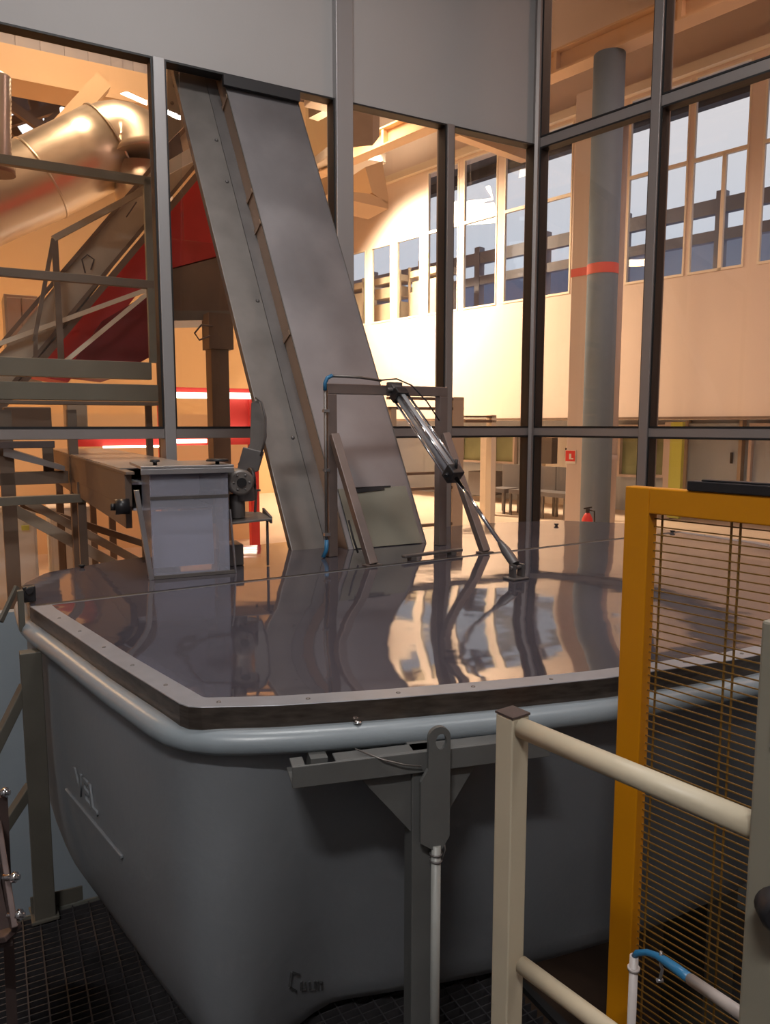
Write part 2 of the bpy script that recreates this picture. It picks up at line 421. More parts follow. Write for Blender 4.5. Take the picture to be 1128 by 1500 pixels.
# room shell behind and around the camera
Lf = A(SL, 0, 0); Rt = B(6.6, 0, 0)
m = MB(); m.prism([Vector((Lf.x, Lf.y, ZC)), Vector((-6.5, -3.0, ZC)), Vector((6.5, -3.0, ZC)), Vector((Rt.x, Rt.y, ZC)), C0+nA*0.1+nB*0.1+Z*ZC], Z*0.15)
struct(m.build('ceiling', 'room_wall'), 'grey ceiling of the glazed room', 'ceiling')
def wallseg(p, q, nm, mat='room_wall', z0=-1.75, z1=ZC, t=0.1):
    p = Vector((p[0], p[1], 0)); q = Vector((q[0], q[1], 0)); d = (q-p).normalized(); s = Vector((d.y, -d.x, 0))*t
    m = MB(); m.hexa([p+Z*z0, q+Z*z0, q+s+Z*z0, p+s+Z*z0, p+Z*z1, q+Z*z1, q+s+Z*z1, p+s+Z*z1]); return m.build(nm, mat)
struct(wallseg((-6.5, -3.0), (Lf.x, Lf.y), 'wall_west'), 'plain side wall of the room', 'wall')
struct(wallseg((6.5, -3.0), (-6.5, -3.0), 'wall_back'), 'plain rear wall of the room', 'wall')
struct(wallseg((Rt.x, Rt.y), (6.5, -3.0), 'wall_east'), 'plain east wall of the room', 'wall')
# pit floor below the vessel
m = MB(); m.prism([Vector((Lf.x-.3, Lf.y+.3, -1.7)), Vector((-6.7, -3.2, -1.7)), Vector((6.7, -3.2, -1.7)), Vector((Rt.x+.3, Rt.y+.3, -1.7)), C0+Vector((0,.3,-1.7))], Z*-0.1)
struct(m.build('floor', 'pit'), 'dark pit floor under the vessel', 'floor')

# ------------------------------------------------------------------ grating platform
g0 = on_z(35, 1346, ZFL); g1 = on_z(155, 1313, ZFL)
ug = (g1-g0).normalized(); ng = Vector((ug.y, -ug.x, 0))      # towards the camera
def G(u, n, z): return g0 + ug*u + ng*n + Z*z
platform = MB()
W0, W1, N1 = -1.6, 1.35, 1.9
nb = int(N1/0.0285)
for i in range(nb):
    n_ = 0.01 + i*0.0285
    platform.fbox(G, W0, W1, n_, n_+0.004, -0.03, 0.0)
k = 0; u_ = W0
while u_ < W1+0.001:
    platform.fbox(G, u_-0.002, u_+0.0025, 0.0, N1, -0.027, 0.0005); u_ += 0.055
plat = platform.build('floor_grating', 'grating')
tag(plat, 'dark steel bar grating walkway beside the grey vessel', 'grating')
m = MB(); m.fbox(G, W0, W1, -0.008, 0.0, -0.06, 0.005); m.build('edge_bar', 'grating_edge', plat)
m = MB()
for k in range(9): m.fbox(G, 0.22+0.11*k, 0.22+0.11*k+0.075, 0.12, 1.2, -0.31, -0.30)
m.fbox(G, 0.2, 1.25, 0.12, 1.2, -0.33, -0.31)
struct(m.build('platform_underplate', 'orange_bit'), 'ribbed pale plate seen dimly under the grating', 'floor')
m = MB(); m.fbox(G, 0.2, 0.24, 0.1, 1.25, -1.7, -0.33); m.fbox(G, 1.2, 1.24, 0.1, 1.25, -1.7, -0.33); struct(m.build('platform_support', 'pit'), 'dark support under the grating', 'floor')
# right-hand dark plate floor under the railings and gate
m = MB(); c1 = G(W1+0.02, 0.55, 0)
m.prism([Vector((c1.x, c1.y, ZFL)), G(W1+0.02, N1, 0), Vector((1.0, -2.6, ZFL)), Vector((5.6, -2.6, ZFL)), Vector((5.6, 0.4, ZFL)), Vector((2.9, 1.0, ZFL)), Vector((1.5, 1.5, ZFL)), Vector((0.75, 1.66, ZFL))], Z*-0.02)
struct(m.build('floor_plate', 'floor_dark'), 'black plate floor in front of the vessel', 'floor')
m = MB(); m.prism([G(W0, N1+0.01, 0), Vector((-3.5, -2.6, ZFL)), Vector((1.0, -2.6, ZFL)), G(W1+0.02, N1+0.01, 0)], Z*-0.02)
struct(m.build('floor_plate', 'floor_dark'), 'black plate floor behind the grating', 'floor')
# floor joists holding platform
for k, n_ in enumerate((0.25, 0.95, 1.65)):
    m = MB(); m.fbox(G, W0, W1+0.05, n_-0.03, n_+0.03, -0.13, -0.03)
    struct(m.build('platform_beam', 'grating_edge'), 'steel beam under the grating', 'beam')
# base angle by the leg
m = MB(); e0 = on_z(46, 1344, ZFL); e1 = on_z(122, 1318, ZFL)
d = (e1-e0).normalized(); s_ = Vector((-d.y, d.x, 0))
m.hexa([e0, e1, e1+s_*0.006, e0+s_*0.006, e0+Z*0.075, e1+Z*0.055, e1+s_*0.006+Z*0.055, e0+s_*0.006+Z*0.075])
m.hexa([e0+s_*0.006, e1+s_*0.006, e1+s_*0.06, e0+s_*0.06, e0+s_*0.006+Z*0.006, e1+s_*0.006+Z*0.006, e1+s_*0.06+Z*0.006, e0+s_*0.06+Z*0.006])
tag(m.build('angle_bracket', 'leg_olive', None, 0.002), 'short olive steel angle standing on the grating edge by the vessel leg', 'bracket')

# ================================================================== THE VESSEL
vessel = thing('mixing_vessel', H(1.8, -0.4, ZFL), 'large grey moulded vessel with a flat polished lid, filling the room', 'tank')
# outlines in (u, n) on the lid plane
front = [(0.0, 0.0), (0.06, -0.42), (0.116, -0.83), (0.19, -1.28), (0.379, -1.38), (0.62, -1.475), (0.88, -1.563), (1.19, -1.653), (1.65, -1.74), (2.15, -1.77), (2.7, -1.72), (3.2, -1.52), (3.55, -1.05), (3.7, -0.5), (3.7, 0.0)]
rear = [(3.7, 0.0), (3.72, 0.45), (3.45, 0.80), (2.95, 0.95), (2.3, 0.95), (1.5, 0.92), (0.9, 0.88), (0.50, 0.82), (0.14, 0.66), (0.02, 0.44), (0.0, 0.0)]
def poly_ll(pts): return [Vector((a, b)) for a, b in pts]
loop = poly_ll(front[:-1] + rear[:-1])      # closed loop, starts at L0, goes along front
def offset(loop, d):
    n = len(loop); out = []
    area2 = sum(loop[i].x*loop[(i+1)%n].y - loop[(i+1)%n].x*loop[i].y for i in range(n))
    sg = 1 if area2 > 0 else -1
    for i in range(n):
        e1_ = (loop[i]-loop[i-1]).normalized(); e2_ = (loop[(i+1)%n]-loop[i]).normalized()
        n1 = Vector((e1_.y, -e1_.x))*sg; n2 = Vector((e2_.y, -e2_.x))*sg
        b = (n1+n2); b = b/max(0.3, b.dot(n1)) if b.length > 1e-6 else n1
        out.append(loop[i] + b*d)
    return out
def refine(loop, maxl=0.12, rounds=2):
    out = []
    n = len(loop)
    for i in range(n):
        a = loop[i]; b = loop[(i+1)%n]; k = max(1, int((b-a).length/maxl))
        for j in range(k): out.append(a.lerp(b, j/k))
    for _ in range(rounds):
        nn = len(out); out = [(out[i-1]+out[i]*2+out[(i+1)%nn])/4 for i in range(nn)]
    return out
smooth_loop = refine(loop, 0.06, 3)
def ringH(lp, z): return [H(p.x, p.y, z) for p in lp]
# lip: rolled flange
zs = ZL - 0.055
rows = []
prof = [(-0.03, zs+0.001), (0.0, zs+0.001), (0.014, zs-0.001), (0.027, zs-0.006), (0.036, zs-0.016), (0.041, zs-0.030), (0.039, zs-0.044), (0.032, zs-0.054), (0.026, zs-0.056), (0.024, zs-0.044), (-0.02, zs-0.04)]
for (dd, z) in prof: rows.append(ringH(offset(smooth_loop, dd), z))
m = MB(); m.grid(rows); m.build('lip', 'lip', vessel, label='pale blue grey rolled lip')
# hull
ZB = ZFL + 0.01
botloop = []
for p in smooth_loop:
    # per point inset: strong on the front, rounded under the left end
    botloop.append(p)
base_in = offset(smooth_loop, -0.33)
left_in = offset(smooth_loop, -0.12)
rows = []
HT = zs-0.035
ts = [0.0, 0.05, 0.15, 0.3, 0.45, 0.6, 0.7, 0.8, 0.87, 0.93, 0.97, 0.99, 1.0]
def hullp(i, t):
    p = smooth_loop[i]
    wl_ = 1.0 if p.x < 0.19 and p.y > -1.2 else max(0.0, 1-(p.x-0.19)/0.35)
    wl_ = wl_*wl_*(3-2*wl_)
    fr_ = p.lerp(base_in[i], 0.97*t); le_ = p.lerp(left_in[i], t**3.6)
    q = fr_.lerp(le_, wl_)
    # bottom rounding
    if t > 0.93:
        k = (t-0.93)/0.07; r = 0.09*(1-math.sqrt(max(0, 1-k*k)))
        cdir = (Vector((1.9, -0.4)) - q).normalized(); q = q + cdir*r
    return q
for t in ts:
    z = HT + (ZB-HT)*t
    rows.append([H(*hullp(i, t), z) for i in range(len(smooth_loop))])
m = MB(); R = m.grid(rows); m.bm.faces.new(R[-1]); m.build('hull', 'hull', vessel)
# plinth so that the vessel stands on the pit floor
m = MB()
for (a, b) in ((0.9, -0.7), (2.9, -0.8), (0.9, 0.35), (2.9, 0.35)):
    m = MB(); m.fbox(H, a-0.12, a+0.12, b-0.12, b+0.12, -1.7, ZB); m.build('support_leg', 'leg_olive', vessel)
# skirt (edge of lid) and lid panels
def halfpoly(pts): return poly_ll(pts)
def lidhalf(pts, name, lab, gap):
    lp = []
    pts = [Vector(p) for p in pts]
    for i in range(len(pts)-1):
        a, b = pts[i], pts[i+1]; k = max(1, int((b-a).length/0.035))
        for j in range(k): lp.append(a.lerp(b, j/k))
    lp.append(pts[-1])
    for _ in range(1): lp = [lp[0]] + [(lp[i-1]+lp[i]*2+lp[i+1])/4 for i in range(1, len(lp)-1)] + [lp[-1]]
    lp = [Vector((p.x, p.y+gap if abs(p.y) < 0.005 else p.y)) for p in lp]
    return lp
fl = lidhalf(front, 'f', '', -0.004); rl = lidhalf(rear, 'r', '', 0.006)
def build_lid(lp, name, label, strip=True, edge='skirt'):
    root = None
    m = MB()
    if strip:
        m.prism([H(p.x, p.y, ZL-0.056) for p in lp], Z*0.006)
        inn = offset(lp, -0.02)
        m.grid([[H(p.x,p.y,ZL-0.052) for p in lp], [H(p.x,p.y,ZL-0.002) for p in lp], [H(p.x,p.y,ZL-0.002) for p in inn], [H(p.x,p.y,ZL-0.052) for p in inn]], smooth=False)
    else: m.prism([H(p.x, p.y, ZL-0.052) for p in lp], Z*0.050)
    root = m.build(name, edge, vessel, 0 if strip else 0.004, label=label)
    cl_ = lambda L_: [Vector((p.x, -0.016)) if (p.y > -0.07 and strip) else p for p in L_]
    ins = cl_(offset(lp, -0.062)) if strip else offset(lp, -0.006)
    if strip:
        m = MB()
        m.grid([[H(p.x,p.y,ZL-0.0019) for p in lp], [H(p.x,p.y,ZL) for p in offset(lp,-0.001)], [H(p.x,p.y,ZL) for p in ins], [H(p.x,p.y,ZL-0.0019) for p in ins]], smooth=False)
        m.build('edge_strip', 'lid_strip', root, label='riveted pale metal edge strip')
        mid = offset(lp, -0.03); acc = 0
        for i in range(1, len(mid)):
            acc += (mid[i]-mid[i-1]).length
            if acc > 0.19: MB().dome(H(mid[i].x, mid[i].y, ZL), 0.006, Z, 0.003, 8).build('rivet', 'steel_dull', root); acc = 0
    m = MB()
    if strip:      # thin sheet sagging a little between its fold line and the front edge
        ed = cl_(offset(lp, -0.059)); ed = [p for p in ed if p.y < -0.017]; ed = [Vector((0.055, -0.014))] + ed + [Vector((3.645, -0.014))]
        SAG = 0.0135; rows_ = []
        Cs = [Vector((min(max(p.x, 0.5), 3.2), max(p.y, -0.52))) for p in ed]
        for k in range(25):
            t = k/24
            rows_.append([H(*(p.lerp(c, t)), ZL-0.001 - SAG*6.75*t*(1-t)**2*min(1, max(0, -p.y-0.014)/1.0)) for p, c in zip(ed, Cs)])
        m.grid(rows_, closed=False)
        iu = [c.x for c in Cs if c.y <= -0.519]
        m.grid([[H(u_, -0.52, ZL-0.001) for u_ in (min(iu), max(iu))], [H(u_, -0.014, ZL-0.001) for u_ in (min(iu), max(iu))]], closed=False, smooth=False)
    else: m.prism([H(p.x,p.y,ZL-0.0018) for p in cl_(offset(lp, -0.004))], Z*0.0006)
    pnl = m.build('lid_panel', 'lid', root, label='dark polished panel')
    return root
lid_f = build_lid(fl, 'front_lid', 'front half of lid, hinged, brown reflecting edge')
lid_r = build_lid(rl, 'rear_lid', 'rear half of lid', strip=False, edge='steel_dark')
# hinge strip along the joint
m = MB(); m.fbox(H, 0.02, 3.68, -0.013, -0.006, ZL-0.001, ZL+0.001); m.build('hinge_strip', 'steel_dull', lid_f)
m = MB(); m.fbox(H, 0.02, 3.68, -0.0055, 0.0135, ZL-0.02, ZL+0.0008); m.build('seam', 'gasket', lid_r)
# raised lettering and underline on the left end (worn moulded maker mark)
def hull_at(uu, nn_target, t):
    best = min(range(len(smooth_loop)), key=lambda i: (smooth_loop[i].x > 1.9 or smooth_loop[i].y > 0.1, abs(smooth_loop[i].y-nn_target)))
    return H(*hullp(best, t), HT + (ZB-HT)*t)
p0 = hull_at(0, -0.28, 0.42); p1 = hull_at(0, -0.75, 0.42)
pdn = hull_at(0, -0.28, 0.55)
xd = (p1-p0).normalized(); yd = (p0-pdn).normalized(); nrm = xd.cross(yd).normalized()
if nrm.dot(O-p0) < 0: nrm = -nrm
mid = (p0+p1)/2
place_text('raised_lettering', 'VEL', 0.125, 0.003, 'hull', mid+nrm*0.003, xd, yd, vessel)
m = MB(); m.bar(p0+nrm*0.003-yd*0.085, p1+nrm*0.003-yd*0.085+xd*0.06, 0.012, 0.010, nrm); m.build('raised_underline', 'hull', vessel, 0.003)
# painted smudge of worn marking, bottom of the front
def hullfront(px, py):
    # intersect the ray with the hull mesh numerically
    r = ray(px, py).normalized(); best = None
    for tt in [i*0.004 for i in range(350, 900)]:
        p = O + r*tt; t = (HT-p.z)/(HT-ZB)
        if 0 <= t <= 1:
            q = p - L0; a = q.dot(uH); b = q.dot(nH)
            cand = [hullp(i, t) for i in range(len(smooth_loop)) if smooth_loop[i].y < -1.0 and smooth_loop[i].x < 3]
            for i in range(len(cand)-1):
                c1_, c2_ = cand[i], cand[i+1]
                if min(c1_.x, c2_.x) <= a <= max(c1_.x, c2_.x) and abs(c2_.x-c1_.x) > 1e-6:
                    yy = c1_.y + (c2_.y-c1_.y)*(a-c1_.x)/(c2_.x-c1_.x)
                    if b >= yy: return p
    return None
pc = hullfront(446, 1436)
if pc:
    m = MB()
    strokes = [((427, 1424), (424, 1445)), ((427, 1424), (438, 1428)), ((424, 1446), (434, 1452)), ((441, 1438), (441, 1450)), ((441, 1450), (447, 1449)), ((447, 1438), (448, 1450)),
               ((453, 1438), (454, 1450)), ((454, 1450), (461, 1449)), ((461, 1437), (461, 1450)), ((465, 1437), (466, 1450)), ((466, 1438), (471, 1439)), ((471, 1438), (472, 1450))]
    for (a, b) in strokes:
        qa, qb = hullfront(*a), hullfront(*b)
        if qa and qb:
            tn_ = (O-qa).normalized(); m.bar(qa+tn_*0.003, qb+tn_*0.003, 0.006, 0.004, tn_)
    m.build('worn_marking', 'scuff', vessel)
# bolt heads on the lip
m = MB(); pb = on_z(524, 1060, ZL-0.055)
m.dome(pb + Z*0.003, 0.011, Z, 0.006); m.build('bolt', 'chrome', vessel)

# left leg under the lip with brace
lg = at_d(38, 955, 2.5)
leg_base = Vector((lg.x+0.015, lg.y, ZFL))
leg = thing('support_leg', leg_base, 'dark olive steel leg under the left end of the vessel lip', 'leg')
m = MB(); q = uA*0.034; r_ = nA*0.026
m.box(leg_base + Z*((0.83-ZFL)/2), q, r_, Z*((0.83-ZFL)/2)); m.build('post', 'leg_olive', leg, 0.003)
m = MB(); m.bar(leg_base + Z*0.86 - uA*0.02, leg_base + Z*0.36 - uA*0.30 - nA*0.1, 0.035, 0.035); m.build('brace', 'leg_olive', leg, 0.003)
m = MB(); m.bar(leg_base + Z*0.50 - uA*0.02, leg_base + Z*0.16 - uA*0.30 - nA*0.1, 0.035, 0.035); m.build('brace', 'leg_olive', leg, 0.003)
m = MB(); m.box(leg_base + Z*0.006, uA*0.045, nA*0.035, Z*0.006); m.build('foot_plate', 'leg_olive', leg, 0.002)
m = MB(); lb2 = leg_base - uA*0.30 - nA*0.1; m.box(lb2 + Z*0.27, uA*0.02, nA*0.02, Z*0.27); m.build('post', 'leg_olive', leg, 0.003)
# thin bracket and black catch on top of the lip
pk = H(-0.01, 0.02, 0)
cl = thing('lid_catch', H(-0.03, 0.05, ZL-0.05), 'small black catch with olive bracket at the left end of the lid joint', 'catch')
m = MB(); m.box(H(-0.03, -0.01, ZL-0.01), uH*0.010, nH*0.014, Z*0.075); m.build('bracket', 'leg_olive', cl, 0.002)
m = MB(); m.box(H(0.005, 0.06, ZL+0.035), uH*0.022, nH*0.02, Z*0.030); m.cyl(H(0.005, 0.03, ZL+0.05), H(0.005, 0.09, ZL+0.05), 0.015); m.build('catch', 'black_plastic', cl, 0.004)
m = MB(); m.bar(H(-0.10, -0.02, ZL-0.04), H(-0.035, 0.04, ZL+0.07), 0.012, 0.02); m.build('strut', 'leg_olive', cl, 0.002)

# tray with chrome bolts at the left edge
tr = thing('bolted_tray', at_d(5, 1300, 1.55), 'brown metal tray with bright bolts at the left edge of the picture', 'tray')
T = lambda px, py, d: at_d(px, py, d)
m = MB()
a0 = T(-60, 1195, 1.55); a1 = T(18, 1360, 1.45); b0 = T(-60, 1345, 1.5); b1 = T(15, 1375, 1.42)
m.bar(T(-6, 1190, 1.62), T(21, 1365, 1.45), 0.012, 0.05); m.build('side_rim', 'tray', tr, 0.002)
m = MB(); m.bar(T(-120, 1395, 1.50), T(20, 1365, 1.45), 0.05, 0.012); m.build('front_rim', 'tray', tr, 0.002)
m = MB(); m.hexa([T(-100,1230,1.62)-Z*0.05, T(-8,1230,1.58)-Z*0.05, T(18,1372,1.44)-Z*0.02, T(-120,1400,1.48)-Z*0.02, T(-100,1230,1.62)-Z*0.044, T(-8,1230,1.58)-Z*0.044, T(18,1372,1.44)-Z*0.014, T(-120,1400,1.48)-Z*0.014]); m.build('tray_floor', 'tray', tr)
m = MB(); m.bar(T(3, 1165, 1.6), T(-1, 1290, 1.6)-Z*0.9, 0.022, 0.022); m.bar(T(-80, 1165, 1.6), T(-80, 1400, 1.6), 0.02, 0.02); m.build('upright', 'tray', tr)
for (px, py, d) in ((4, 1161, 1.59), (18, 1285, 1.50), (25, 1340, 1.46)):
    m = MB(); c = T(px, py, d); m.cyl(c-Vector((0.02,0,0)), c+Vector((0.016,0,0)), 0.006, 10); m.cyl(c+Vector((0.0,0,0)), c+Vector((0.010,0,0)), 0.011, 6); m.build('bolt', 'chrome', tr)

# ------------------------------------------------------------------ front bracket with lifting eye, on the vessel front
br = thing('lifting_bracket', at_d(620, 1490, 1.66), 'grey steel lifting bracket with an eye plate on a post against the vessel front', 'bracket')
dF = 1.60
bl = at_d(428, 1120, 1.595); brr = at_d(806, 1098, 1.76)
ub = Vector((brr.x-bl.x, brr.y-bl.y, 0)).normalized(); nb_ = Vector((-ub.y, ub.x, 0))
zc0 = at_d(428, 1124, 1.595).z; zc1 = at_d(428, 1156, 1.595).z
LB = Vector((brr.x-bl.x, brr.y-bl.y, 0)).length
base = Vector((bl.x, bl.y, 0))
def BR(s, n, z): return base + ub*s + nb_*n + Z*z
m = MB()
m.fbox(BR, 0, LB, 0.0, 0.006, zc1, zc0); m.fbox(BR, 0, LB, 0.006, 0.10, zc1, zc1+0.006)
# top flange with a ragged bite at the left
m.fbox(BR, 0, 0.03, 0.006, 0.05, zc0-0.006, zc0); m.fbox(BR, 0.10, LB, 0.006, 0.05, zc0-0.006, zc0)
m.build('cross_channel', 'bracket_grey', br, 0.002)
def sbr(px, py=1180): return (on_plane(px, py, base, nb_)-base).dot(ub)
s_p = sbr(626, 1300)
m = MB(); m.fbox(BR, s_p-0.036, s_p+0.030, 0.01, 0.075, ZFL, zc0+0.0); m.build('post', 'bracket_grey', br, 0.003)
for sgn, pa, pb_ in ((-1, 527, 598), (1, 704, 652)):
    m = MB(); zb = on_plane(598, 1228, base, nb_).z
    m.prism([BR(sbr(pa), 0.02, zc1+0.002), BR(s_p+sgn*0.033, 0.02, zc1+0.002), BR(s_p+sgn*0.033, 0.02, zb)], nb_*0.006); m.build('gusset', 'bracket_grey', br, 0.001)
# eye plate, proud of the channel
zp0 = on_plane(640, 1066, base-nb_*0.02, nb_).z; zp1 = on_plane(640, 1246, base-nb_*0.02, nb_).z
spc = sbr(640, 1130); R0 = 0.027
m = MB(); bmx = m.bm
outer = []
for k in range(13):
    a = PI*k/12; outer.append((spc+R0*math.cos(a), zp0-R0+R0*math.sin(a)))
outer += [(spc-R0, zp0-0.10), (spc-R0-0.018, zp0-0.13), (spc-R0-0.018, zp1+0.022), (spc-0.012, zp1), (spc+0.008, zp1), (spc+R0, zp1+0.03)]
hole = [(spc+0.004+0.0135*math.cos(2*PI*k/14), zp0-0.036+0.019*math.sin(2*PI*k/14)) for k in range(14)]
# split as two polygons bridged through the hole using triangle fill
def plate_with_hole(m, outer, hole, F, n0, n1):
    for n_ in (n0, n1):
        vo = [m.bm.verts.new(F(a, n_, z)) for a, z in outer]; vh = [m.bm.verts.new(F(a, n_, z)) for a, z in hole]
        es = [m.bm.edges.new((vo[i], vo[(i+1)%len(vo)])) for i in range(len(vo))] + [m.bm.edges.new((vh[i], vh[(i+1)%len(vh)])) for i in range(len(vh))]
        bmesh.ops.triangle_fill(m.bm, use_beauty=True, use_dissolve=False, edges=es)
        if n_ == n0: a0_, h0_ = vo, vh
        else: a1_, h1_ = vo, vh
    for A_, B_ in ((a0_, a1_), (h0_, h1_)):
        for i in range(len(A_)): m.bm.faces.new([A_[i], A_[(i+1)%len(A_)], B_[(i+1)%len(B_)], B_[i]])
plate_with_hole(m, outer, hole, BR, -0.018, -0.006)
m.fbox(BR, spc-0.02, spc+0.015, -0.006, 0.01, zp1+0.04, zp0-0.12)
m.build('eye_plate', 'bracket_grey', br)
# pale pipe below the plate
s_pp = sbr(635, 1400)
m = MB(); m.cyl(BR(s_pp, -0.012, ZFL), BR(s_pp, -0.012, zp1+0.01), 0.0115); m.build('pipe', 'white_pipe', br, label='pale vertical pipe')
m = MB()
for zz in (zp1-0.012, zp1-0.028):
    m.tube([BR(s_pp+0.014*math.cos(a), -0.012+0.014*math.sin(a), zz) for a in [i*2*PI/12 for i in range(13)]], 0.0022, 6)
m.tube([BR(s_pp+0.014, -0.014, zp1-0.03), BR(s_pp+0.022, -0.016, zp1-0.005), BR(s_pp+0.018, -0.016, zp1+0.02)], 0.002, 6)
m.build('wire_clip', 'steel_dark', br)
# thin cable from the lip to the post
m = MB(); m.tube([BR(sbr(525,1110), 0.03, zc0+0.012), BR(sbr(560,1120), -0.008, zc0-0.004), BR(sbr(590,1135), -0.012, zc0-0.02), BR(sbr(615,1148), -0.010, zc0-0.03)], 0.002, 6); m.build('cable', 'steel_dull', br)
# standoff that fixes bracket to hull
for a_s in (0.05, LB-0.12):
    m = MB(); m.fbox(BR, a_s, a_s+0.04, 0.05, 0.12, zc1, zc0-0.01); m.build('standoff', 'bracket_grey', br)

# ================================================================== things on the rear lid
# ---- inclined chute
botR = on_z(624, 789+6, ZL); botL = on_z(505, 812, ZL)
topR = PA(432, 135, 0.0); topL = PA(323, 113, 0.0)
wv = uA*0.485
axis = ((topR - botR)).normalized()
E4b = botR; E3b = botR - wv
ext = 1.25
E4t = topR + axis*ext; E3t = E4t - wv
nface = axis.cross(uA).normalized()
if nface.dot(O-botR) < 0: nface = -nface          # pointing towards us
back = -nface*0.20
ch = thing('inclined_chute', (E3b+E4b)/2, 'tall inclined stainless steel conveyor chute rising from the lid through the glass wall', 'chute')
m = MB(); th = -nface*0.006
m.hexa([E3b, E4b, E4b+th, E3b+th, E3t, E4t, E4t+th, E3t+th]); m.build('front_plate', 'steel_face', ch, label='broad brushed grey face')
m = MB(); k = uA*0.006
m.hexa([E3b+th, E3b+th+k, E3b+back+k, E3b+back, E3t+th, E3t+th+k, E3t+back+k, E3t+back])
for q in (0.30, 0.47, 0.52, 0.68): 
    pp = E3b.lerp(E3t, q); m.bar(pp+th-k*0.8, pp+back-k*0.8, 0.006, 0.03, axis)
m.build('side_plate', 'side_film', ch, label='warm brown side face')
m = MB(); m.hexa([E4b+th-k, E4b+th, E4b+back, E4b+back-k, E4t+th-k, E4t+th, E4t+back, E4t+back-k]); m.build('side_plate', 'steel_mirror', ch)
m = MB(); m.hexa([E3b+back, E4b+back, E4b+back+th, E3b+back+th, E3t+back, E4t+back, E4t+back+th, E3t+back+th]); m.build('rear_plate', 'steel_dull', ch)
m = MB(); m.fbox(A, sA(433,135,0)[0], sA(322,110,0)[0], -0.078, -0.045, zh-0.088, zh-0.024); m.build('rubber_seal', 'rubber_black', ch, label='black rubber seal under the header')
# raised thin edge on the face
m = MB()
for P_, Q_ in ((E3b, E3t), (E4b, E4t)): m.bar(P_+nface*0.001, Q_+nface*0.001, 0.005, 0.006, nface)
m.build('edge_bead', 'steel_dull', ch)
# painted shade strip and outer flange to the left of the side plate
wg = -uA
fb = E3b + back*0.55; ft = E3t + back*0.55
m = MB(); m.hexa([fb, fb+wg*0.07, fb+wg*0.07-nface*0.02, fb-nface*0.02, ft, ft+wg*0.07, ft+wg*0.07-nface*0.02, ft-nface*0.02]); m.build('groove', 'steel_dark', ch, label='dark recessed channel')  # shade of the channel put in as a dark steel strip
fb2 = fb+wg*0.07; ft2 = ft+wg*0.07
m = MB(); m.hexa([fb2, fb2+wg*0.20, fb2+wg*0.20-nface*0.045, fb2-nface*0.045, ft2, ft2+wg*0.20, ft2+wg*0.20-nface*0.045, ft2-nface*0.045]); m.build('outer_flange', 'steel_dull', ch, 0.004, label='grey outer flange')
for q in (0.16, 0.36, 0.55, 0.62): MB().dome(fb2.lerp(ft2, q)+wg*0.03, 0.012, nface, 0.008).build('bolt', 'steel_dark', ch)
# lower translucent hatch of the chute
hz = [0.0, 0.115]
h0, h1 = E3b.lerp(E3t, 0.005)+nface*0.004, E4b.lerp(E4t, 0.005)+nface*0.004
lenA = (E4t-E4b).length; fz = (on_plane(600, 712, botR, nface)-botR).dot(axis)/lenA
fzt = (on_plane(520, 640, botR, nface)-botR).dot(axis)/lenA
m = MB(); P = [E3b+nface*0.004+uA*0.03, E4b+nface*0.004-uA*0.03]
Q = [p + axis*lenA*fz for p in P]
m.hexa([P[0], P[1], P[1]+nface*0.004, P[0]+nface*0.004, Q[0], Q[1], Q[1]+nface*0.004, Q[0]+nface*0.004]); m.build('hatch', 'post_beige', ch, 0.001, label='pale greenish lower hatch')
m = MB()
m.bar(Q[0]+nface*0.006+uA*0.06, Q[1]+nface*0.006-uA*0.1, 0.006, 0.010, nface)
m.bar(Q[0]+nface*0.008+uA*0.09-axis*0.02, Q[0]+nface*0.008+uA*0.28-axis*0.008, 0.022, 0.006, nface)
m.build('hatch_catch', 'black_plastic', ch)
# curved cable plate on the outer flange
hkc = [T(376, 580, 4.0), T(385, 600, 4.0), T(390, 630, 3.98), T(388, 655, 3.97), T(374, 690, 3.95)]
gd = thing('curved_guard', PA(372, 660, -0.6), 'grey curved sheet arm hooked beside the outer flange of the chute', 'guard')
m = MB(); m.tube([T(374, 582, 3.9), T(383, 588, 3.9), T(389, 612, 3.9), T(389, 640, 3.9), T(382, 668, 3.9)], 0.006, 8); m.build('rim', 'steel_dark', gd)
m = MB(); m.prism([T(368, 590, 3.93), T(378, 585, 3.93), T(388, 612, 3.93), T(388, 645, 3.93), T(376, 690, 3.93), T(358, 695, 3.93), T(348, 680, 3.93), T(366, 650, 3.93)], Vector((0, 0.012, 0))); m.build('arm_plate', 'steel_dull', gd, 0.002)
m = MB(); m.prism([T(356, 655, 3.90), T(386, 662, 3.90), T(378, 690, 3.90), T(358, 698, 3.90), T(347, 688, 3.90)], Vector((0, 0.03, 0))); m.build('housing', 'steel_dark', gd, 0.003)

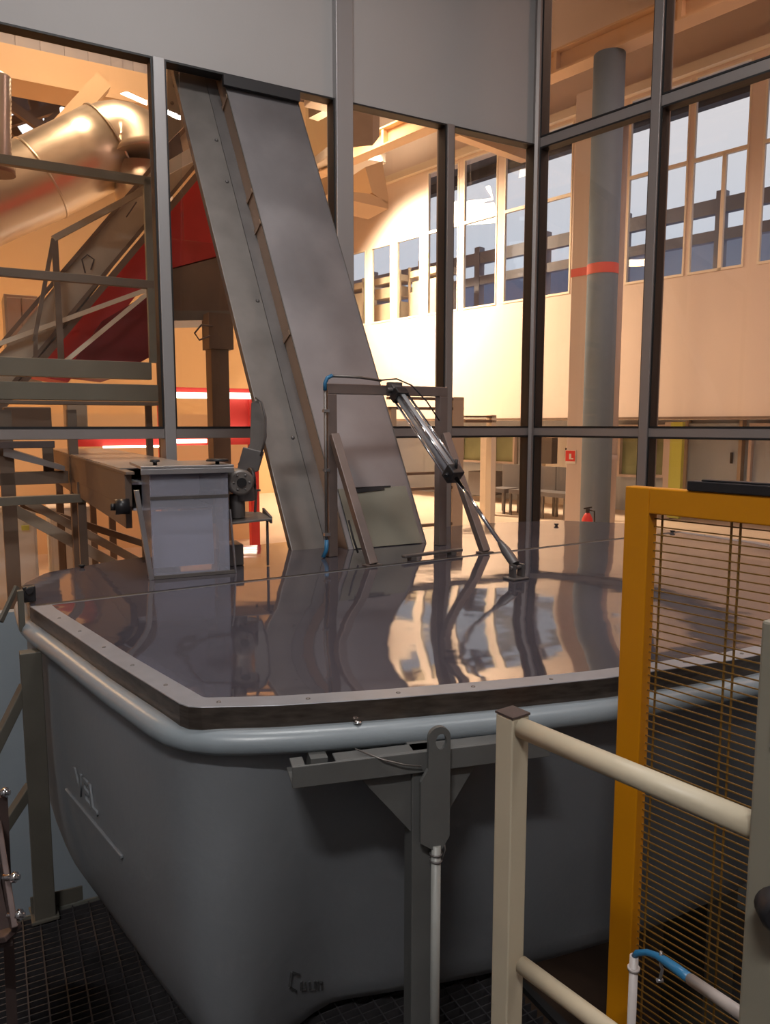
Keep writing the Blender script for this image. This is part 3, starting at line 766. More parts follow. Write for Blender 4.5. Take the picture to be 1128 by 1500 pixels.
# ---- tube frame for the cylinder
fr = thing('cylinder_frame', H(1.75, 0.36, ZL), 'brown square-tube portal frame standing on the rear lid', 'frame')
uL, uR, nP = 1.43, 2.105, 0.36; ZT = 1.80; hb = 0.025
def sq(m, p0, p1): m.bar(p0, p1, 0.05, 0.05, uH)
for uu in (uL, uR):
    m = MB(); m.fbox(H, uu-hb, uu+hb, nP-hb, nP+hb, ZL, ZT-0.05); m.build('post', 'tube_brown', fr, 0.003)
m = MB(); m.fbox(H, uL-hb, uR+hb, nP-hb, nP+hb, ZT-0.05, ZT); m.build('top_bar', 'tube_brown', fr, 0.003)
for uu, u2 in ((uL, 1.475), (uR, 2.155)):
    m = MB(); p0 = H(uu+0.004, nP-hb-0.002, 1.55); p1 = H(u2, 0.03, ZL+0.004); m.bar(p0, p1, 0.045, 0.04, nH); m.build('brace', 'tube_brown', fr, 0.003)
    m = MB(); m.fbox(H, u2-0.04, u2+0.04, 0.008, 0.06, ZL, ZL+0.006); m.build('foot_plate', 'tube_brown', fr)
# airline up the left post
al = thing('air_line', H(uL-0.055, nP, ZL), 'thin grey air pipe with blue elbows up the left post of the frame', 'pipe')
ulx = uL-hb-0.018; nlx = nP-hb-0.005
m = MB(); m.tube([H(ulx, nlx, ZL+0.08), H(ulx, nlx, 1.77)], 0.007, 8); m.build('riser', 'steel_dull', al)
m = MB(); m.tube([H(ulx, nlx, 1.765), H(ulx, nlx, 1.80), H(ulx+0.012, nlx, 1.825), H(ulx+0.04, nlx, 1.838)], 0.010, 8); m.build('elbow', 'blue_hose', al)
m = MB(); m.tube([H(ulx+0.03, nlx, 1.836), H(ulx+0.2, nlx, 1.834), H(ulx+0.32, nlx, 1.822)], 0.007, 8); m.build('top_run', 'steel_dull', al)
m = MB(); m.tube([H(ulx, nlx, ZL+0.09), H(ulx, nlx, ZL+0.04), H(ulx-0.02, nlx, ZL+0.002)], 0.011, 8); m.build('elbow', 'blue_hose', al)
for zz in (1.05, 1.37, 1.66):
    m = MB(); m.fbox(H, ulx-0.012, ulx+0.018, nlx-0.010, nlx+0.010, zz, zz+0.014); m.build('clip', 'steel', al)
m = MB(); m.tube([H(ulx+0.32, nlx, 1.824), H(ulx+0.40, nlx-0.02, 1.832), H(ulx+0.48, nlx-0.04, 1.80), H(ulx+0.56, nlx-0.06, 1.72), H(ulx+0.62, nlx-0.09, 1.62)], 0.004, 8); m.build('hose', 'rubber_black', al)
m = MB(); m.tube([H(uL+0.045, nP-0.10, 1.13), H(uL+0.06, nP-0.12, 1.04), H(uL+0.075, nP-0.14, 0.97)], 0.005, 8); m.build('cable', 'rubber_black', al)

# ---- pneumatic cylinder
pt = H(1.78, nP-0.055, 1.775); pbm = H(1.845, -0.56, ZL+0.055)
cy = thing('pneumatic_cylinder', pbm, 'silver pneumatic cylinder slanting from the frame down to the front lid', 'cylinder')
dr = (pbm-pt).normalized(); sd = dr.cross(Z).normalized(); u3 = sd.cross(dr).normalized()
Lc = (pbm-pt).length; b0 = 0.05; b1 = Lc*0.50
m = MB(); m.cyl(pt+dr*b0, pt+dr*b1, 0.027, 20); m.build('barrel', 'cylinder_alu', cy)
for a_ in (-1, 1):
    for b_ in (-1, 1):
        m = MB(); off = sd*0.026*a_ + u3*0.026*b_; m.cyl(pt+off+dr*b0, pt+off+dr*b1, 0.006, 8); m.build('tie_rod', 'chrome', cy)
for q0, q1, nm in ((b0-0.035, b0+0.012, 'end_cap'), (b1-0.01, b1+0.05, 'end_cap')):
    m = MB(); m.box(pt+dr*((q0+q1)/2), sd*0.036, u3*0.036, dr*((q1-q0)/2)); m.build(nm, 'black_plastic', cy, 0.006)
m = MB(); m.cyl(pt+dr*(b1+0.02)+u3*0.03, pt+dr*(b1-0.01)+u3*0.065, 0.008, 8); m.cyl(pt+dr*(b1+0.02)+sd*0.03, pt+dr*(b1+0.035)+sd*0.055, 0.010, 8); m.cyl(pt+dr*(b1+0.02)-sd*0.03, pt+dr*(b1+0.02)-sd*0.055, 0.010, 8); m.build('air_fitting', 'black_plastic', cy)
m = MB(); m.cyl(pt+dr*b1, pbm-dr*0.10, 0.010, 14); m.build('piston_rod', 'chrome', cy)
m = MB(); m.tube([pbm-dr*0.14, pbm-dr*0.11, pbm-dr*0.09, pbm-dr*0.01], 0.02, 12, True, [0.012, 0.018, 0.022, 0.022]); m.build('rod_clevis', 'steel_dark', cy, 0.002)
m = MB(); m.box(H(1.845, -0.56, ZL+0.004), uH*0.045, nH*0.035, Z*0.004); m.box(H(1.825, -0.56, ZL+0.035), uH*0.005, nH*0.02, Z*0.03); m.box(H(1.872, -0.56, ZL+0.035), uH*0.005, nH*0.02, Z*0.03); m.cyl(H(1.81,-0.56,ZL+0.05), H(1.885,-0.56,ZL+0.05), 0.009); m.build('pivot_base', 'steel_dark', cy, 0.002)
m = MB(); m.box(pt-dr*0.0, sd*0.028, u3*0.02, dr*0.035); m.cyl(pt-sd*0.055, pt+sd*0.055, 0.012); m.fbox(H, 1.74, 1.82, nP-hb-0.03, nP-hb, 1.745, 1.815); m.build('top_trunnion', 'steel_dark', cy, 0.003)

# black handle lying on the hinge
hd = thing('grab_handle', H(1.85, 0.04, ZL), 'low dark handle on the lid joint in front of the tube frame', 'handle')
m = MB(); m.bar(H(1.66, 0.05, ZL+0.022), H(2.03, 0.07, ZL+0.022), 0.03, 0.014); m.build('grip', 'steel_dark', hd, 0.004)
for a_s in (1.70, 1.95):
    m = MB(); m.fbox(H, a_s, a_s+0.03, 0.035+(a_s-1.7)*0.04, 0.075+(a_s-1.7)*0.04, ZL, ZL+0.016); m.build('mount', 'steel_dark', hd)

# small knobs standing on the rear lid edge
for (px, py, lab) in ((815, 767, 'small black knob on the back edge of the lid beside the corner mullion'), (985, 777, 'small black knob on the lid seen through the yellow gate'), (120, 828, 'small black knob on the back left edge of the lid')):
    c = on_z(px, py+3, ZL); m = MB(); m.tube([c, c+Z*0.004, c+Z*0.008, c+Z*0.014], 0.02, 12, True, [0.010, 0.010, 0.017, 0.013]); tag(m.build('round_knob', 'black_plastic'), lab, 'knob')

# ---- feed head with clear hood
fbL = on_z(218, 849, ZL); fbR = on_z(341, 839, ZL)
uf = Vector((fbR.x-fbL.x, fbR.y-fbL.y, 0)).normalized(); nf = Vector((-uf.y, uf.x, 0)); Wf = (fbR-fbL).length
def FH(s, n, z): return fbL*1.0 - Z*fbL.z + uf*s + nf*n + Z*z
ft_z = at_d(270, 680, fbL.y+0.15).z
fd = thing('feed_hood', FH(Wf/2, 0.15, ZL), 'clear plastic feed hood with a steel top standing on the rear lid', 'hood')
x0, x1 = 0.018, Wf-0.012
m = MB()
prof = [(0.0, ZL+0.012), (0.0, ft_z-0.17), (0.0, ft_z-0.05), (0.02, ft_z-0.015)]
rows = [[FH(x0, n_, z_), FH(x1, n_, z_), FH(x1, n_+0.004, z_), FH(x0, n_+0.004, z_)] for n_, z_ in prof]
m.grid(rows, True, False); m.build('front_pane', 'plastic_clear', fd)
side = [(0.0, ZL+0.012), (0.0, ft_z-0.02), (0.30, ft_z-0.02), (0.30, ft_z-0.20), (0.24, ft_z-0.30), (0.20, ZL+0.16), (0.19, ZL+0.012)]
for xx in (x0, x1-0.004):
    m = MB(); m.prism([FH(xx, a, b) for a, b in side], uf*0.004); m.build('side_pane', 'plastic_clear', fd)
m = MB(); m.prism([FH(x0+0.03, 0.19, ZL+0.012), FH(x1-0.03, 0.19, ZL+0.012), FH(x1-0.03, 0.22, ft_z-0.22), FH(x0+0.03, 0.22, ft_z-0.22)], nf*0.006); m.build('rear_pane', 'belt', fd, label='pale plastic back of the hood')
m = MB(); m.fbox(FH, -0.02, Wf+0.01, -0.03, 0.42, ft_z-0.012, ft_z); m.fbox(FH, -0.02, Wf+0.01, -0.03, -0.024, ft_z-0.035, ft_z-0.012); m.build('top_plate', 'steel', fd, 0.002)
for (s_, n_, r0) in ((0.05, 0.06, 0.022), (Wf-0.05, 0.03, 0.05)):
    m = MB(); c = FH(s_, n_, ft_z); m.tube([c, c+Z*0.012, c+Z*0.014, c+Z*0.024], 0.02, 14, True, [0.009, 0.009, r0, r0*0.9]); m.build('knob', 'black_plastic', fd)
m = MB(); m.bar(FH(-0.045, -0.005, ft_z-0.10), FH(0.004, -0.005, ZL+0.0), 0.006, 0.022, nf); m.bar(FH(-0.037, -0.016, ft_z-0.10), FH(0.012, -0.016, ZL+0.0), 0.018, 0.004, nf); m.build('edge_angle', 'steel', fd, 0.001, label='slanting steel edge angle')
m = MB(); m.bar(FH(x1+0.006, 0.0, ft_z-0.2), FH(x1+0.025, 0.0, ZL), 0.006, 0.02, nf); m.build('edge_angle', 'steel', fd)
m = MB(); m.fbox(FH, x0-0.01, x1+0.02, -0.012, 0.0, ZL, ZL+0.014); m.build('bottom_rail', 'steel_dull', fd)
m = MB(); m.fbox(FH, x0, x1, -0.002, 0.006, ft_z-0.145, ft_z-0.132); m.build('scraper', 'steel_dark', fd)
m = MB(); m.cyl(FH(x0+0.015, 0.13, ft_z-0.085), FH(x1-0.11, 0.13, ft_z-0.085), 0.055, 24); m.build('roller', 'belt', fd, label='pale belt roller inside the hood')
m = MB(); m.cyl(FH(x1-0.11, 0.13, ft_z-0.085), FH(x1-0.01, 0.13, ft_z-0.085), 0.040, 24); m.build('roller_hub', 'black_plastic', fd)
# conveyor leading into it from the hall
cv = thing('belt_conveyor', FH(Wf/2, 0.9, 0.62), 'brown steel belt conveyor running from the hall into the feed hood', 'conveyor')
Lv = 3.6
def CV(s, n, z): return FH(0,0,0) + uf*s + nA*(n+0.10) + Z*z
for ss, nm in ((-0.035, 'side_frame'), (Wf+0.0, 'side_frame')):
    m = MB(); m.fbox(CV, ss, ss+0.03, 0.18, Lv, ft_z-0.20, ft_z-0.045); m.fbox(CV, ss-0.004, ss+0.034, 0.12, Lv, ft_z-0.05, ft_z-0.035); m.fbox(CV, ss+0.002, ss+0.03, 0.20, Lv, ft_z-0.30, ft_z-0.20); m.build(nm, 'hall_brown', cv, 0.003)
m = MB(); m.fbox(CV, 0.0, Wf, 0.2, Lv, ft_z-0.10, ft_z-0.09); m.fbox(CV, 0.0, Wf, 0.2, Lv, ft_z-0.22, ft_z-0.21); m.build('belt', 'belt', cv)
m = MB(); m.fbox(CV, -0.03, Wf+0.03, 0.32, Lv, ft_z-0.035, ft_z-0.03); m.build('cover', 'steel', cv)
m = MB()
c = CV(-0.06, 0.12, ft_z-0.19); m.cyl(c-uf*0.03, c+uf*0.03, 0.035); m.cyl(c-uf*0.05, c-uf*0.03, 0.016); m.build('bearing', 'black_plastic', cv)
# vertical legs out in the hall
for nn in (1.9, 3.3):
    for ss in (-0.02, Wf+0.015):
        m = MB(); m.bar(CV(ss, nn, ZFL), CV(ss, nn, ft_z-0.2), 0.05, 0.05); m.build('leg', 'hall_brown', cv)
# gear motor on the right of the hood, with its guard tray
gm = thing('gear_motor', FH(Wf+0.07, 0.10, ft_z-0.2), 'dark round gear motor on the right side of the feed hood', 'motor')
c = FH(Wf+0.055, 0.10, ft_z-0.085)
m = MB(); m.tube([c-nf*0.075, c-nf*0.065, c-nf*0.01, c+nf*0.11], 0.05, 24, True, [0.048, 0.06, 0.06, 0.058]); m.build('motor_body', 'steel_dull', gm)
m = MB(); m.cyl(c-nf*0.082, c-nf*0.073, 0.022, 18); m.build('shaft_bore', 'gasket', gm)
for k_ in range(6):
    a = k_*PI/3; MB().dome(c-nf*0.075+uf*0.036*math.cos(a)+Z*0.036*math.sin(a), 0.006, -nf, 0.005, 8).build('bolt', 'steel_dark', gm)
m = MB(); m.cyl(c+uf*0.035-Z*0.09+nf*0.02, c+uf*0.035-Z*0.01+nf*0.02, 0.055, 18); m.cyl(c-Z*0.17+nf*0.02, c-Z*0.06+nf*0.02, 0.036, 18); m.build('gearbox', 'steel_dark', gm, 0.004)
m = MB(); m.cyl(c+uf*0.06+nf*0.03, c+uf*0.078+nf*0.03, 0.06, 20); m.build('fan_cover', 'black_plastic', gm)
m = MB(); m.fbox(FH, Wf-0.01, Wf+0.005, 0.06, 0.14, ft_z-0.25, ft_z-0.04); m.build('flange', 'steel_dark', gm)
ty = thing('drip_shelf', FH(Wf+0.1, 0.12, ft_z-0.32), 'small dark steel shelf with raised ends beside the feed hood', 'shelf')
m = MB(); zt_ = at_d(370, 768, 3.35).z
m.prism([FH(Wf+0.005, 0.02, zt_), FH(Wf+0.19, 0.02, zt_+0.01), FH(Wf+0.20, 0.25, zt_+0.015), FH(Wf+0.06, 0.33, zt_+0.015), FH(Wf+0.005, 0.33, zt_+0.01)], Z*0.010); m.build('shelf_plate', 'steel_dull', ty, 0.002)
m = MB(); m.bar(FH(Wf+0.19, 0.03, zt_+0.01), FH(Wf+0.21, 0.24, zt_+0.03), 0.01, 0.03); m.build('edge', 'steel_dark', ty)
m = MB(); m.bar(FH(Wf+0.19, 0.10, ZL+0.002), FH(Wf+0.19, 0.10, zt_), 0.010, 0.010); m.build('rod', 'steel_dark', ty)
m = MB(); m.bar(FH(Wf+0.17, 0.25, zt_), FH(Wf+0.18, 0.25, zt_+0.13), 0.010, 0.010); m.bar(FH(Wf+0.0, 0.25, zt_+0.13), FH(Wf+0.20, 0.25, zt_+0.13), 0.010, 0.010); m.build('rod', 'steel_dark', ty)
m = MB(); m.fbox(FH, Wf+0.0, Wf+0.09, 0.16, 0.30, ZL, ZL+0.10); tag(m.build('cable_box', 'steel_dull', None, 0.004), 'small grey box on the lid under the drip shelf', 'box')

# ================================================================== foreground rail, gate, posts
zr = ZFL
rp = at_d(751, 1050, 1.30)
cr_ = thing('cream_railing', Vector((rp.x, rp.y, ZFL)), 'cream painted handrail with square post and two round rails', 'railing')
dR = v2(180-35.5)
pA_ = on_z(752, 1051, rp.z)     # near corner of the cap
e1_ = on_z(726, 1043, rp.z); e2_ = on_z(777, 1047, rp.z)
ztp = rp.z
def RL(s, n, z): return Vector((rp.x, rp.y, 0)) + dR*s + Vector((-dR.y, dR.x, 0))*n + Z*z
pc_ = on_z(751, 1043, ztp); rp = pc_
hw = 0.0215
m = MB(); m.fbox(RL, -hw, hw, -hw, hw, ZFL, ztp-0.003); m.build('post', 'cream', cr_, 0.003)
m = MB(); m.fbox(RL, -hw-0.001, hw+0.001, -hw-0.001, hw+0.001, ztp-0.003, ztp+0.001); m.build('post_cap', 'cap_brown', cr_, label='brown worn post cap')
pend = Vector((0.505, 0.915, 0))
# top rail from post to the beige post on the right
def rail_pts(pxa, pya, pxb, pyb, z): return on_z(pxa, pya, z), on_z(pxb, pyb, z)
zr1 = ztp - 0.022; t0_, t1_ = rail_pts(768, 1068, 1112, 1212, zr1)
m = MB(); m.cyl(t0_ + (t0_-t1_).normalized()*0.006, t1_, 0.0185, 24); m.build('top_rail', 'cream', cr_)
zr2 = on_plane(766, 1415, rp, Vector((t1_-t0_).cross(Z)).normalized()).z
l0_ = on_z(764, 1413, zr2); l1_ = l0_ + (t1_-t0_)
m = MB(); m.cyl(l0_, l1_, 0.0185*0.86, 20); m.build('lower_rail', 'cream', cr_)
# beige end post at right edge
pe = thing('beige_post', Vector((t1_.x+0.03, t1_.y, ZFL)), 'beige steel post with a black knob at the right edge of the picture', 'post')
ptop = at_d(1121, 912, 0.93)
pb2 = Vector((ptop.x+0.035, ptop.y, 0))
dRp = Vector((-dR.y, dR.x, 0))
m = MB(); m.box(pb2+Z*((ptop.z+ZFL)/2), dR*0.030, dRp*0.020, Z*((ptop.z-ZFL)/2)); m.build('post', 'post_beige', pe, 0.004)
kn = at_d(1129, 1333, 0.88)
m = MB(); m.tube([kn+Vector((0.02,0.03,0)), kn+Vector((0.012,0.01,0)), kn+Vector((0.008,-0.012,0)), kn+Vector((0.006,-0.02,0))], 0.02, 20, True, [0.012, 0.026, 0.026, 0.02]); m.build('knob', 'black_plastic', pe)
m = MB(); m.bar(pb2+Z*(ptop.z-0.05)-dRp*0.024, pb2+Z*(ptop.z-0.16)-dRp*0.024, 0.012, 0.006); m.build('slot_cover', 'pipe_pale', pe)

# yellow gate
dG = v2(180-38.0); dGp = Vector((-dG.y, dG.x, 0))
gt0 = at_d(916, 712, 1.62)
gate = thing('yellow_gate', Vector((gt0.x, gt0.y, ZFL)), 'yellow steel mesh guard gate behind the cream handrail', 'gate')
def GT(s, n, z): return Vector((gt0.x, gt0.y, 0)) + dG*s + dGp*n + Z*z
zgt = gt0.z; WG = 0.95; fw = 0.0585; zin = on_plane(945, 752, Vector((gt0.x, gt0.y, 0)), dGp).z
hbar = zgt - zin
m = MB(); m.fbox(GT, 0, fw, 0, 0.035, ZFL, zgt); m.build('stile', 'yellow', gate, 0.003)
m = MB(); m.fbox(GT, WG-fw, WG, 0, 0.035, ZFL, zgt); m.build('stile', 'yellow', gate, 0.003)
m = MB(); m.fbox(GT, fw, WG-fw, 0, 0.035, zin, zgt); m.build('top_rail', 'yellow', gate, 0.003)
m = MB(); m.fbox(GT, fw, WG-fw, 0, 0.035, ZFL+0.03, ZFL+0.08); m.build('bottom_rail', 'yellow', gate, 0.003)
m = MB()
z = zin-0.012; k = 0
while z > ZFL+0.08:
    m.bar(GT(fw-0.01, 0.024, z), GT(WG-fw+0.01, 0.024, z), 0.0026, 0.0026); z -= 0.0172
for s_ in (0.075, 0.225, 0.243, 0.42, 0.438, 0.62, 0.638, 0.80): m.bar(GT(s_, 0.0275, zin+0.01), GT(s_, 0.0275, ZFL+0.07), 0.0034, 0.0034)
m.build('wire_mesh', 'wire', gate, label='horizontal wire mesh infill')
m = MB(); m.fbox(GT, 0.26, WG, 0.034, 0.060, zgt-0.004, zgt+0.010); m.fbox(GT, 0.145, WG, -0.004, 0.032, zgt+0.0005, zgt+0.020); m.fbox(GT, 0.17, WG, 0.004, 0.024, zgt+0.020, zgt+0.024); o_ = m.build('cable_channel', 'black_plastic', None, 0.002)
tag(o_, 'black cable channel lying along the top of the yellow gate', 'channel')
# conduit in front of the gate
cd = thing('air_conduit', at_d(928, 1500, 1.33), 'pale conduit with a bent blue hose in front of the yellow gate', 'hose')
D1 = 1.36
q0 = T(929, 1400, D1)
m = MB(); m.cyl(Vector((q0.x, q0.y, ZFL)), q0, 0.0085, 12); m.cyl(q0-Z*0.03, q0-Z*0.024, 0.012, 12); m.build('upright_pipe', 'pipe_pale', cd)
m = MB(); m.tube([T(929, 1402, D1), T(933, 1396, D1-0.005), T(948, 1395, D1-0.02), T(962, 1400, D1-0.04), T(975, 1408, D1-0.06), T(992, 1420, D1-0.09), T(1014, 1436, D1-0.12)], 0.0075, 12, True, [0.006, 0.006, 0.006, 0.0065, 0.0085, 0.0095, 0.0095]); m.build('hose', 'blue_hose', cd)
m = MB(); m.cyl(T(1012, 1435, D1-0.118), T(1108, 1500, D1-0.30), 0.0105, 14); m.build('sloping_pipe', 'pipe_pale', cd)
m = MB(); c = T(968, 1404, D1-0.05); m.tube([c+Z*0.014, c, c-Z*0.012, c-Z*0.022+Vector((0.004,0,0)), c-Z*0.045], 0.003, 8); m.cyl(c-Z*0.045-Vector((0.006,0,0)), c-Z*0.045+Vector((0.006,0,0)), 0.004, 8); m.build('clip', 'steel', cd)

# unseen strip housings added around the room's fill lights
for i, (p, pw) in enumerate(room_fills):
    lp_ = thing('ceiling_lamp', p, ['white strip lamp on the room ceiling over the vessel', 'white strip lamp on the room ceiling over the gate', 'white strip lamp on the room ceiling behind the railing'][i], 'lamp')
    m = MB(); m.box(Vector(p)+Z*0.09, Vector((0.65,0,0)), Vector((0,0.17,0)), Z*0.16); m.build('housing', 'white_paint', lp_, 0.01)

exec_hall = True
# ================================================================== THE HALL BEYOND
# shell
HZ = 9.6
sD = 13.5
dl = A(30, sD, 0); 
# far wall F with window openings
def Fb(s, n, z): return C0 + uB*s + nB*(NF+n) + Z*z
def fs(px, py=400): return sF(px, py)[0]
zsill = sF(640, 460)[1]; zwt = sF(1112, 80)[1]; ztr = sF(617, 344)[1]
# window columns edges (s) from left to right
Wlow = [fs(495), fs(537, 450), fs(545, 450), fs(573, 450), fs(580, 450), fs(617, 450)]
s_a = Wlow[0]
wins = []      # (s0, s1, z0, z1)
wins += [(fs(470), fs(536), zsill, ztr), (fs(544), fs(573), zsill, ztr), (fs(581), fs(616), zsill, ztr)]
hi = [(fs(626), fs(671)), (fs(678), fs(727)), (fs(737), fs(838, 300)), (fs(921, 250), fs(1008, 250)), (fs(1014, 250), fs(1096, 250)), (fs(1119, 200), fs(1119, 200)+2.2)]
for a, b in hi: wins += [(a, b, zsill, zwt)]
zbF = sF(1000, 614)[1]
m = MB()
sl, sr = -16.0, 16.0
m.fbox(Fb, sl, sr, 0, 0.3, zbF, zsill)         # below the sill
m.fbox(Fb, sl, sr, 0, 0.3, zwt, HZ)            # above the windows
m.fbox(Fb, sl, wins[0][0], 0, 0.09, zsill, zwt)
for k in range(len(wins)):
    a, b, z0, z1 = wins[k]
    if z1 < zwt: m.fbox(Fb, a, b, 0, 0.09, z1, zwt)
    nx = wins[k+1][0] if k+1 < len(wins) else sr
    m.fbox(Fb, b, nx, 0, 0.09, zsill, zwt)
struct(m.build('wall_far', 'hall_wall'), 'pale far wall of the hall with a row of windows', 'wall')
for k, (a, b, z0, z1) in enumerate(wins):
    wnn[0] += 1
    m = MB(); m.fbox(Fb, a, b, 0.03, 0.036, z0, z1); o = m.build('window_%d' % wnn[0], 'glass')
    struct(o, 'far hall window, number %d from the left' % (k+1), 'window')
    m = MB(); t_ = 0.03
    m.fbox(Fb, a, a+t_, -0.01, 0.05, z0, z1); m.fbox(Fb, b-t_, b, -0.01, 0.05, z0, z1); m.fbox(Fb, a+t_, b-t_, -0.01, 0.05, z1-t_, z1); m.fbox(Fb, a+t_, b-t_, -0.01, 0.05, z0, z0+0.04)
    if z1 > ztr+0.1:
        m.fbox(Fb, a+t_, b-t_, -0.01, 0.05, ztr-0.03, ztr+0.03)
        if k == 7: m.fbox(Fb, a+(b-a)*0.55, a+(b-a)*0.55+0.06, -0.01, 0.05, z0, ztr)
        if b-a > 1.6 and k == 5: m.fbox(Fb, (a+b)/2, (a+b)/2+0.06, -0.01, 0.05, z0, z1)
    m.build('frame', 'hall_frame', o)
# outside: overhang, walkway beams, bluish building mass (structure)
m = MB(); m.fbox(Fb, -14, 14, 0.9, 1.1, zwt-0.12, zwt+0.5); m.fbox(Fb, -14, 14, 0.3, 1.1, zwt+0.1, zwt+0.25); struct(m.build('exterior_canopy', 'out_dark'), 'dark canopy outside the far windows', 'roof')
m = MB()
m.fbox(Fb, -14, 14, 2.0, 2.15, zsill+1.45, zsill+1.72); m.fbox(Fb, -14, 14, 2.0, 2.15, zsill+0.95, zsill+1.15)
for k in range(14): m.fbox(Fb, -13+2*k, -12.84+2*k, 1.98, 2.17, zsill-0.6, zsill+1.85)
struct(m.build('exterior_walkway', 'out_beam'), 'grey walkway beams outside the far windows', 'walkway')
m = MB(); m.fbox(Fb, -30, 30, 6, 6.2, -1, zsill+1.9); struct(m.build('exterior_building', 'out_blue'), 'bluish low building outside the far windows', 'building')
for k, s_ in enumerate((-14.0, -12.6, -11.2, -9.8)):
    m = MB(); m.fbox(Fb, s_, s_+1.1, 0.5, 1.1, zsill-0.3, zsill+0.55+0.15*(k%2)); m.fbox(Fb, s_+0.1, s_+1.0, 0.55, 1.05, zsill+0.7, zsill+0.95); m.fbox(Fb, s_, s_+1.1, 0.5, 1.1, zsill+1.05, zsill+1.2)
    for q in (s_, s_+1.05): m.fbox(Fb, q, q+0.05, 0.5, 0.55, zsill-0.3, zsill+1.3)
    tag(m.build('storage_rack', 'machine_cream'), 'pale brown stacked rack behind the low far windows, number %s from the left' % ['one','two','three','four'][k], 'rack', 'racks behind the far windows')
# wall D at the left
m = MB(); m.fbox(A, ((nA*sD).dot(nB)-NF)/uA.dot(nB), 30, sD, sD+0.2, ZFL, HZ); struct(m.build('wall_hall_left', 'hall_left'), 'warm yellow back wall of the hall at the left', 'wall')
# recessed lower facade under F
m = MB(); m.fbox(Fb, sl, sr, 1.6, 1.7, ZFL, zbF+0.1); struct(m.build('wall_lower', 'screen_grey'), 'grey recessed lower facade under the far wall', 'wall')
m = MB(); m.fbox(Fb, sl, sr, 0.3, 1.6, zbF, zbF+0.1); struct(m.build('ceiling_lower', 'hall_wall'), 'soffit of the recess', 'ceiling')
m = MB(); m.fbox(Fb, -10, sr, -0.04, 0.0, zbF+0.0, zbF+0.04); struct(m.build('trim_sill', 'hall_brown'), 'thin dark line along the bottom of the pink wall', 'trim')
# floor + roof + side/back closure of the hall
def HB(s, n, z): return C0 - uA*s + nA*n + Z*z
pts = [A(30,0.1,0), A(0,0.1,0), B(6.8,0.1,0), B(16, 0.1, 0), B(16, NF+1.8, 0), B(-16, NF+1.8, 0), A(30, sD+0.5, 0)]
m = MB(); m.prism([Vector((p.x,p.y,ZFL-0.2)) for p in pts], Z*0.2); struct(m.build('floor_hall', 'hall_floor'), 'pale hall floor beyond the glass', 'floor')
m = MB(); m.prism([Vector((p.x,p.y,HZ)) for p in pts], Z*0.2); struct(m.build('roof_hall', 'hall_dark'), 'dark hall roof', 'roof')
m = MB(); m.fbox(A, 30, 30.2, 0, sD+0.5, ZFL, HZ); struct(m.build('wall_hall_end', 'hall_left'), 'end wall of the hall, far left', 'wall')
m = MB(); m.fbox(B, 16, 16.2, 0, NF+2, ZFL, HZ); struct(m.build('wall_hall_right', 'hall_wall'), 'end wall of the hall, far right', 'wall')
m = MB(); m.fbox(A, 0, 30, 0.0, 0.1, ZC+0.15, HZ); m.fbox(B, 0, 16, 0.0, 0.1, ZC+0.15, HZ); m.fbox(A, SL, 30, 0, 0.1, ZFL, ZC+0.15); m.fbox(B, 6.6, 16, 0, 0.1, ZFL, ZC+0.15)
struct(m.build('wall_hall_near', 'hall_wall'), 'hall side of the wall above the glazed room', 'wall')

# runway beam in front of F
nR = (at_d(875, 640, 11.6) - C0).dot(nB)
def rb(px, py): return PB(px, py, nR)
zb_hi = rb(806, 86).z; zb_lo = rb(806, 114).z
def beamB(name, n0, n1, z0, z1, mat, s0=-14, s1=15, bevel=0.0):
    m = MB(); m.fbox(B, s0, s1, n0, n1, z0, z1); return m.build(name, mat, None, bevel)
rbm = thing('runway_beam', B(0, nR, zb_lo-0.2), 'orange lit overhead runway beam in front of the far wall', 'beam')
m = MB(); m.fbox(B, -14, 15, nR-0.02, nR+0.02, zb_lo, zb_hi); m.build('web', 'hall_beam', rbm)
m = MB(); m.fbox(B, -14, 15, nR-0.15, nR+0.15, zb_lo-0.03, zb_lo); m.build('flange', 'hall_beam', rbm)
m = MB(); m.fbox(B, -14, 15, nR-0.15, nR+0.15, zb_hi, zb_hi+0.03); m.build('flange', 'hall_beam', rbm)
for k in range(15):
    m = MB(); m.fbox(B, -13.6+2*k, -13.54+2*k, nR-0.13, nR-0.02, zb_lo, zb_hi); m.build('stiffener', 'hall_beam', rbm)
for k in range(5):
    m = MB(); m.fbox(B, -12+6*k, -11.8+6*k, nR+0.15, NF-0.01, zb_lo-0.25, zb_lo-0.03); m.build('corbel', 'hall_beam', rbm)
# cross girders over the hall
for k, (s_, lab) in enumerate(((-8.5, 'deep brown roof girder, furthest of three'), (-1.2, 'deep brown roof girder above the bright panes'), (5.2, 'deep brown roof girder above the right glass wall'))):
    m = MB(); m.fbox(B, s_, s_+0.3, 0.6, NF, 8.6, 9.5); m.fbox(B, s_-0.15, s_+0.45, 0.6, NF, 8.5, 8.6)
    tag(m.build('roof_girder', 'hall_brown'), lab, 'girder', 'roof girders')
# parallel purlin beams, near
m = MB(); m.fbox(B, -10, 15, 5.0, 5.25, zb_hi+0.9, zb_hi+1.15); tag(m.build('cable_tray', 'hall_steel'), 'brown cable tray hanging above the runway beam', 'tray')
m = MB(); m.fbox(B, 1.6, 15, NF-0.5, NF-0.01, zwt+0.75, zwt+1.15); struct(m.build('trim_fascia', 'hall_beam'), 'orange fascia above the far windows at the right', 'trim')
m = MB(); m.fbox(B, -14, 15, NF-0.12, NF, zwt+0.05, zwt+0.20); struct(m.build('trim_head', 'hall_frame'), 'pale head trim over the far windows', 'trim')

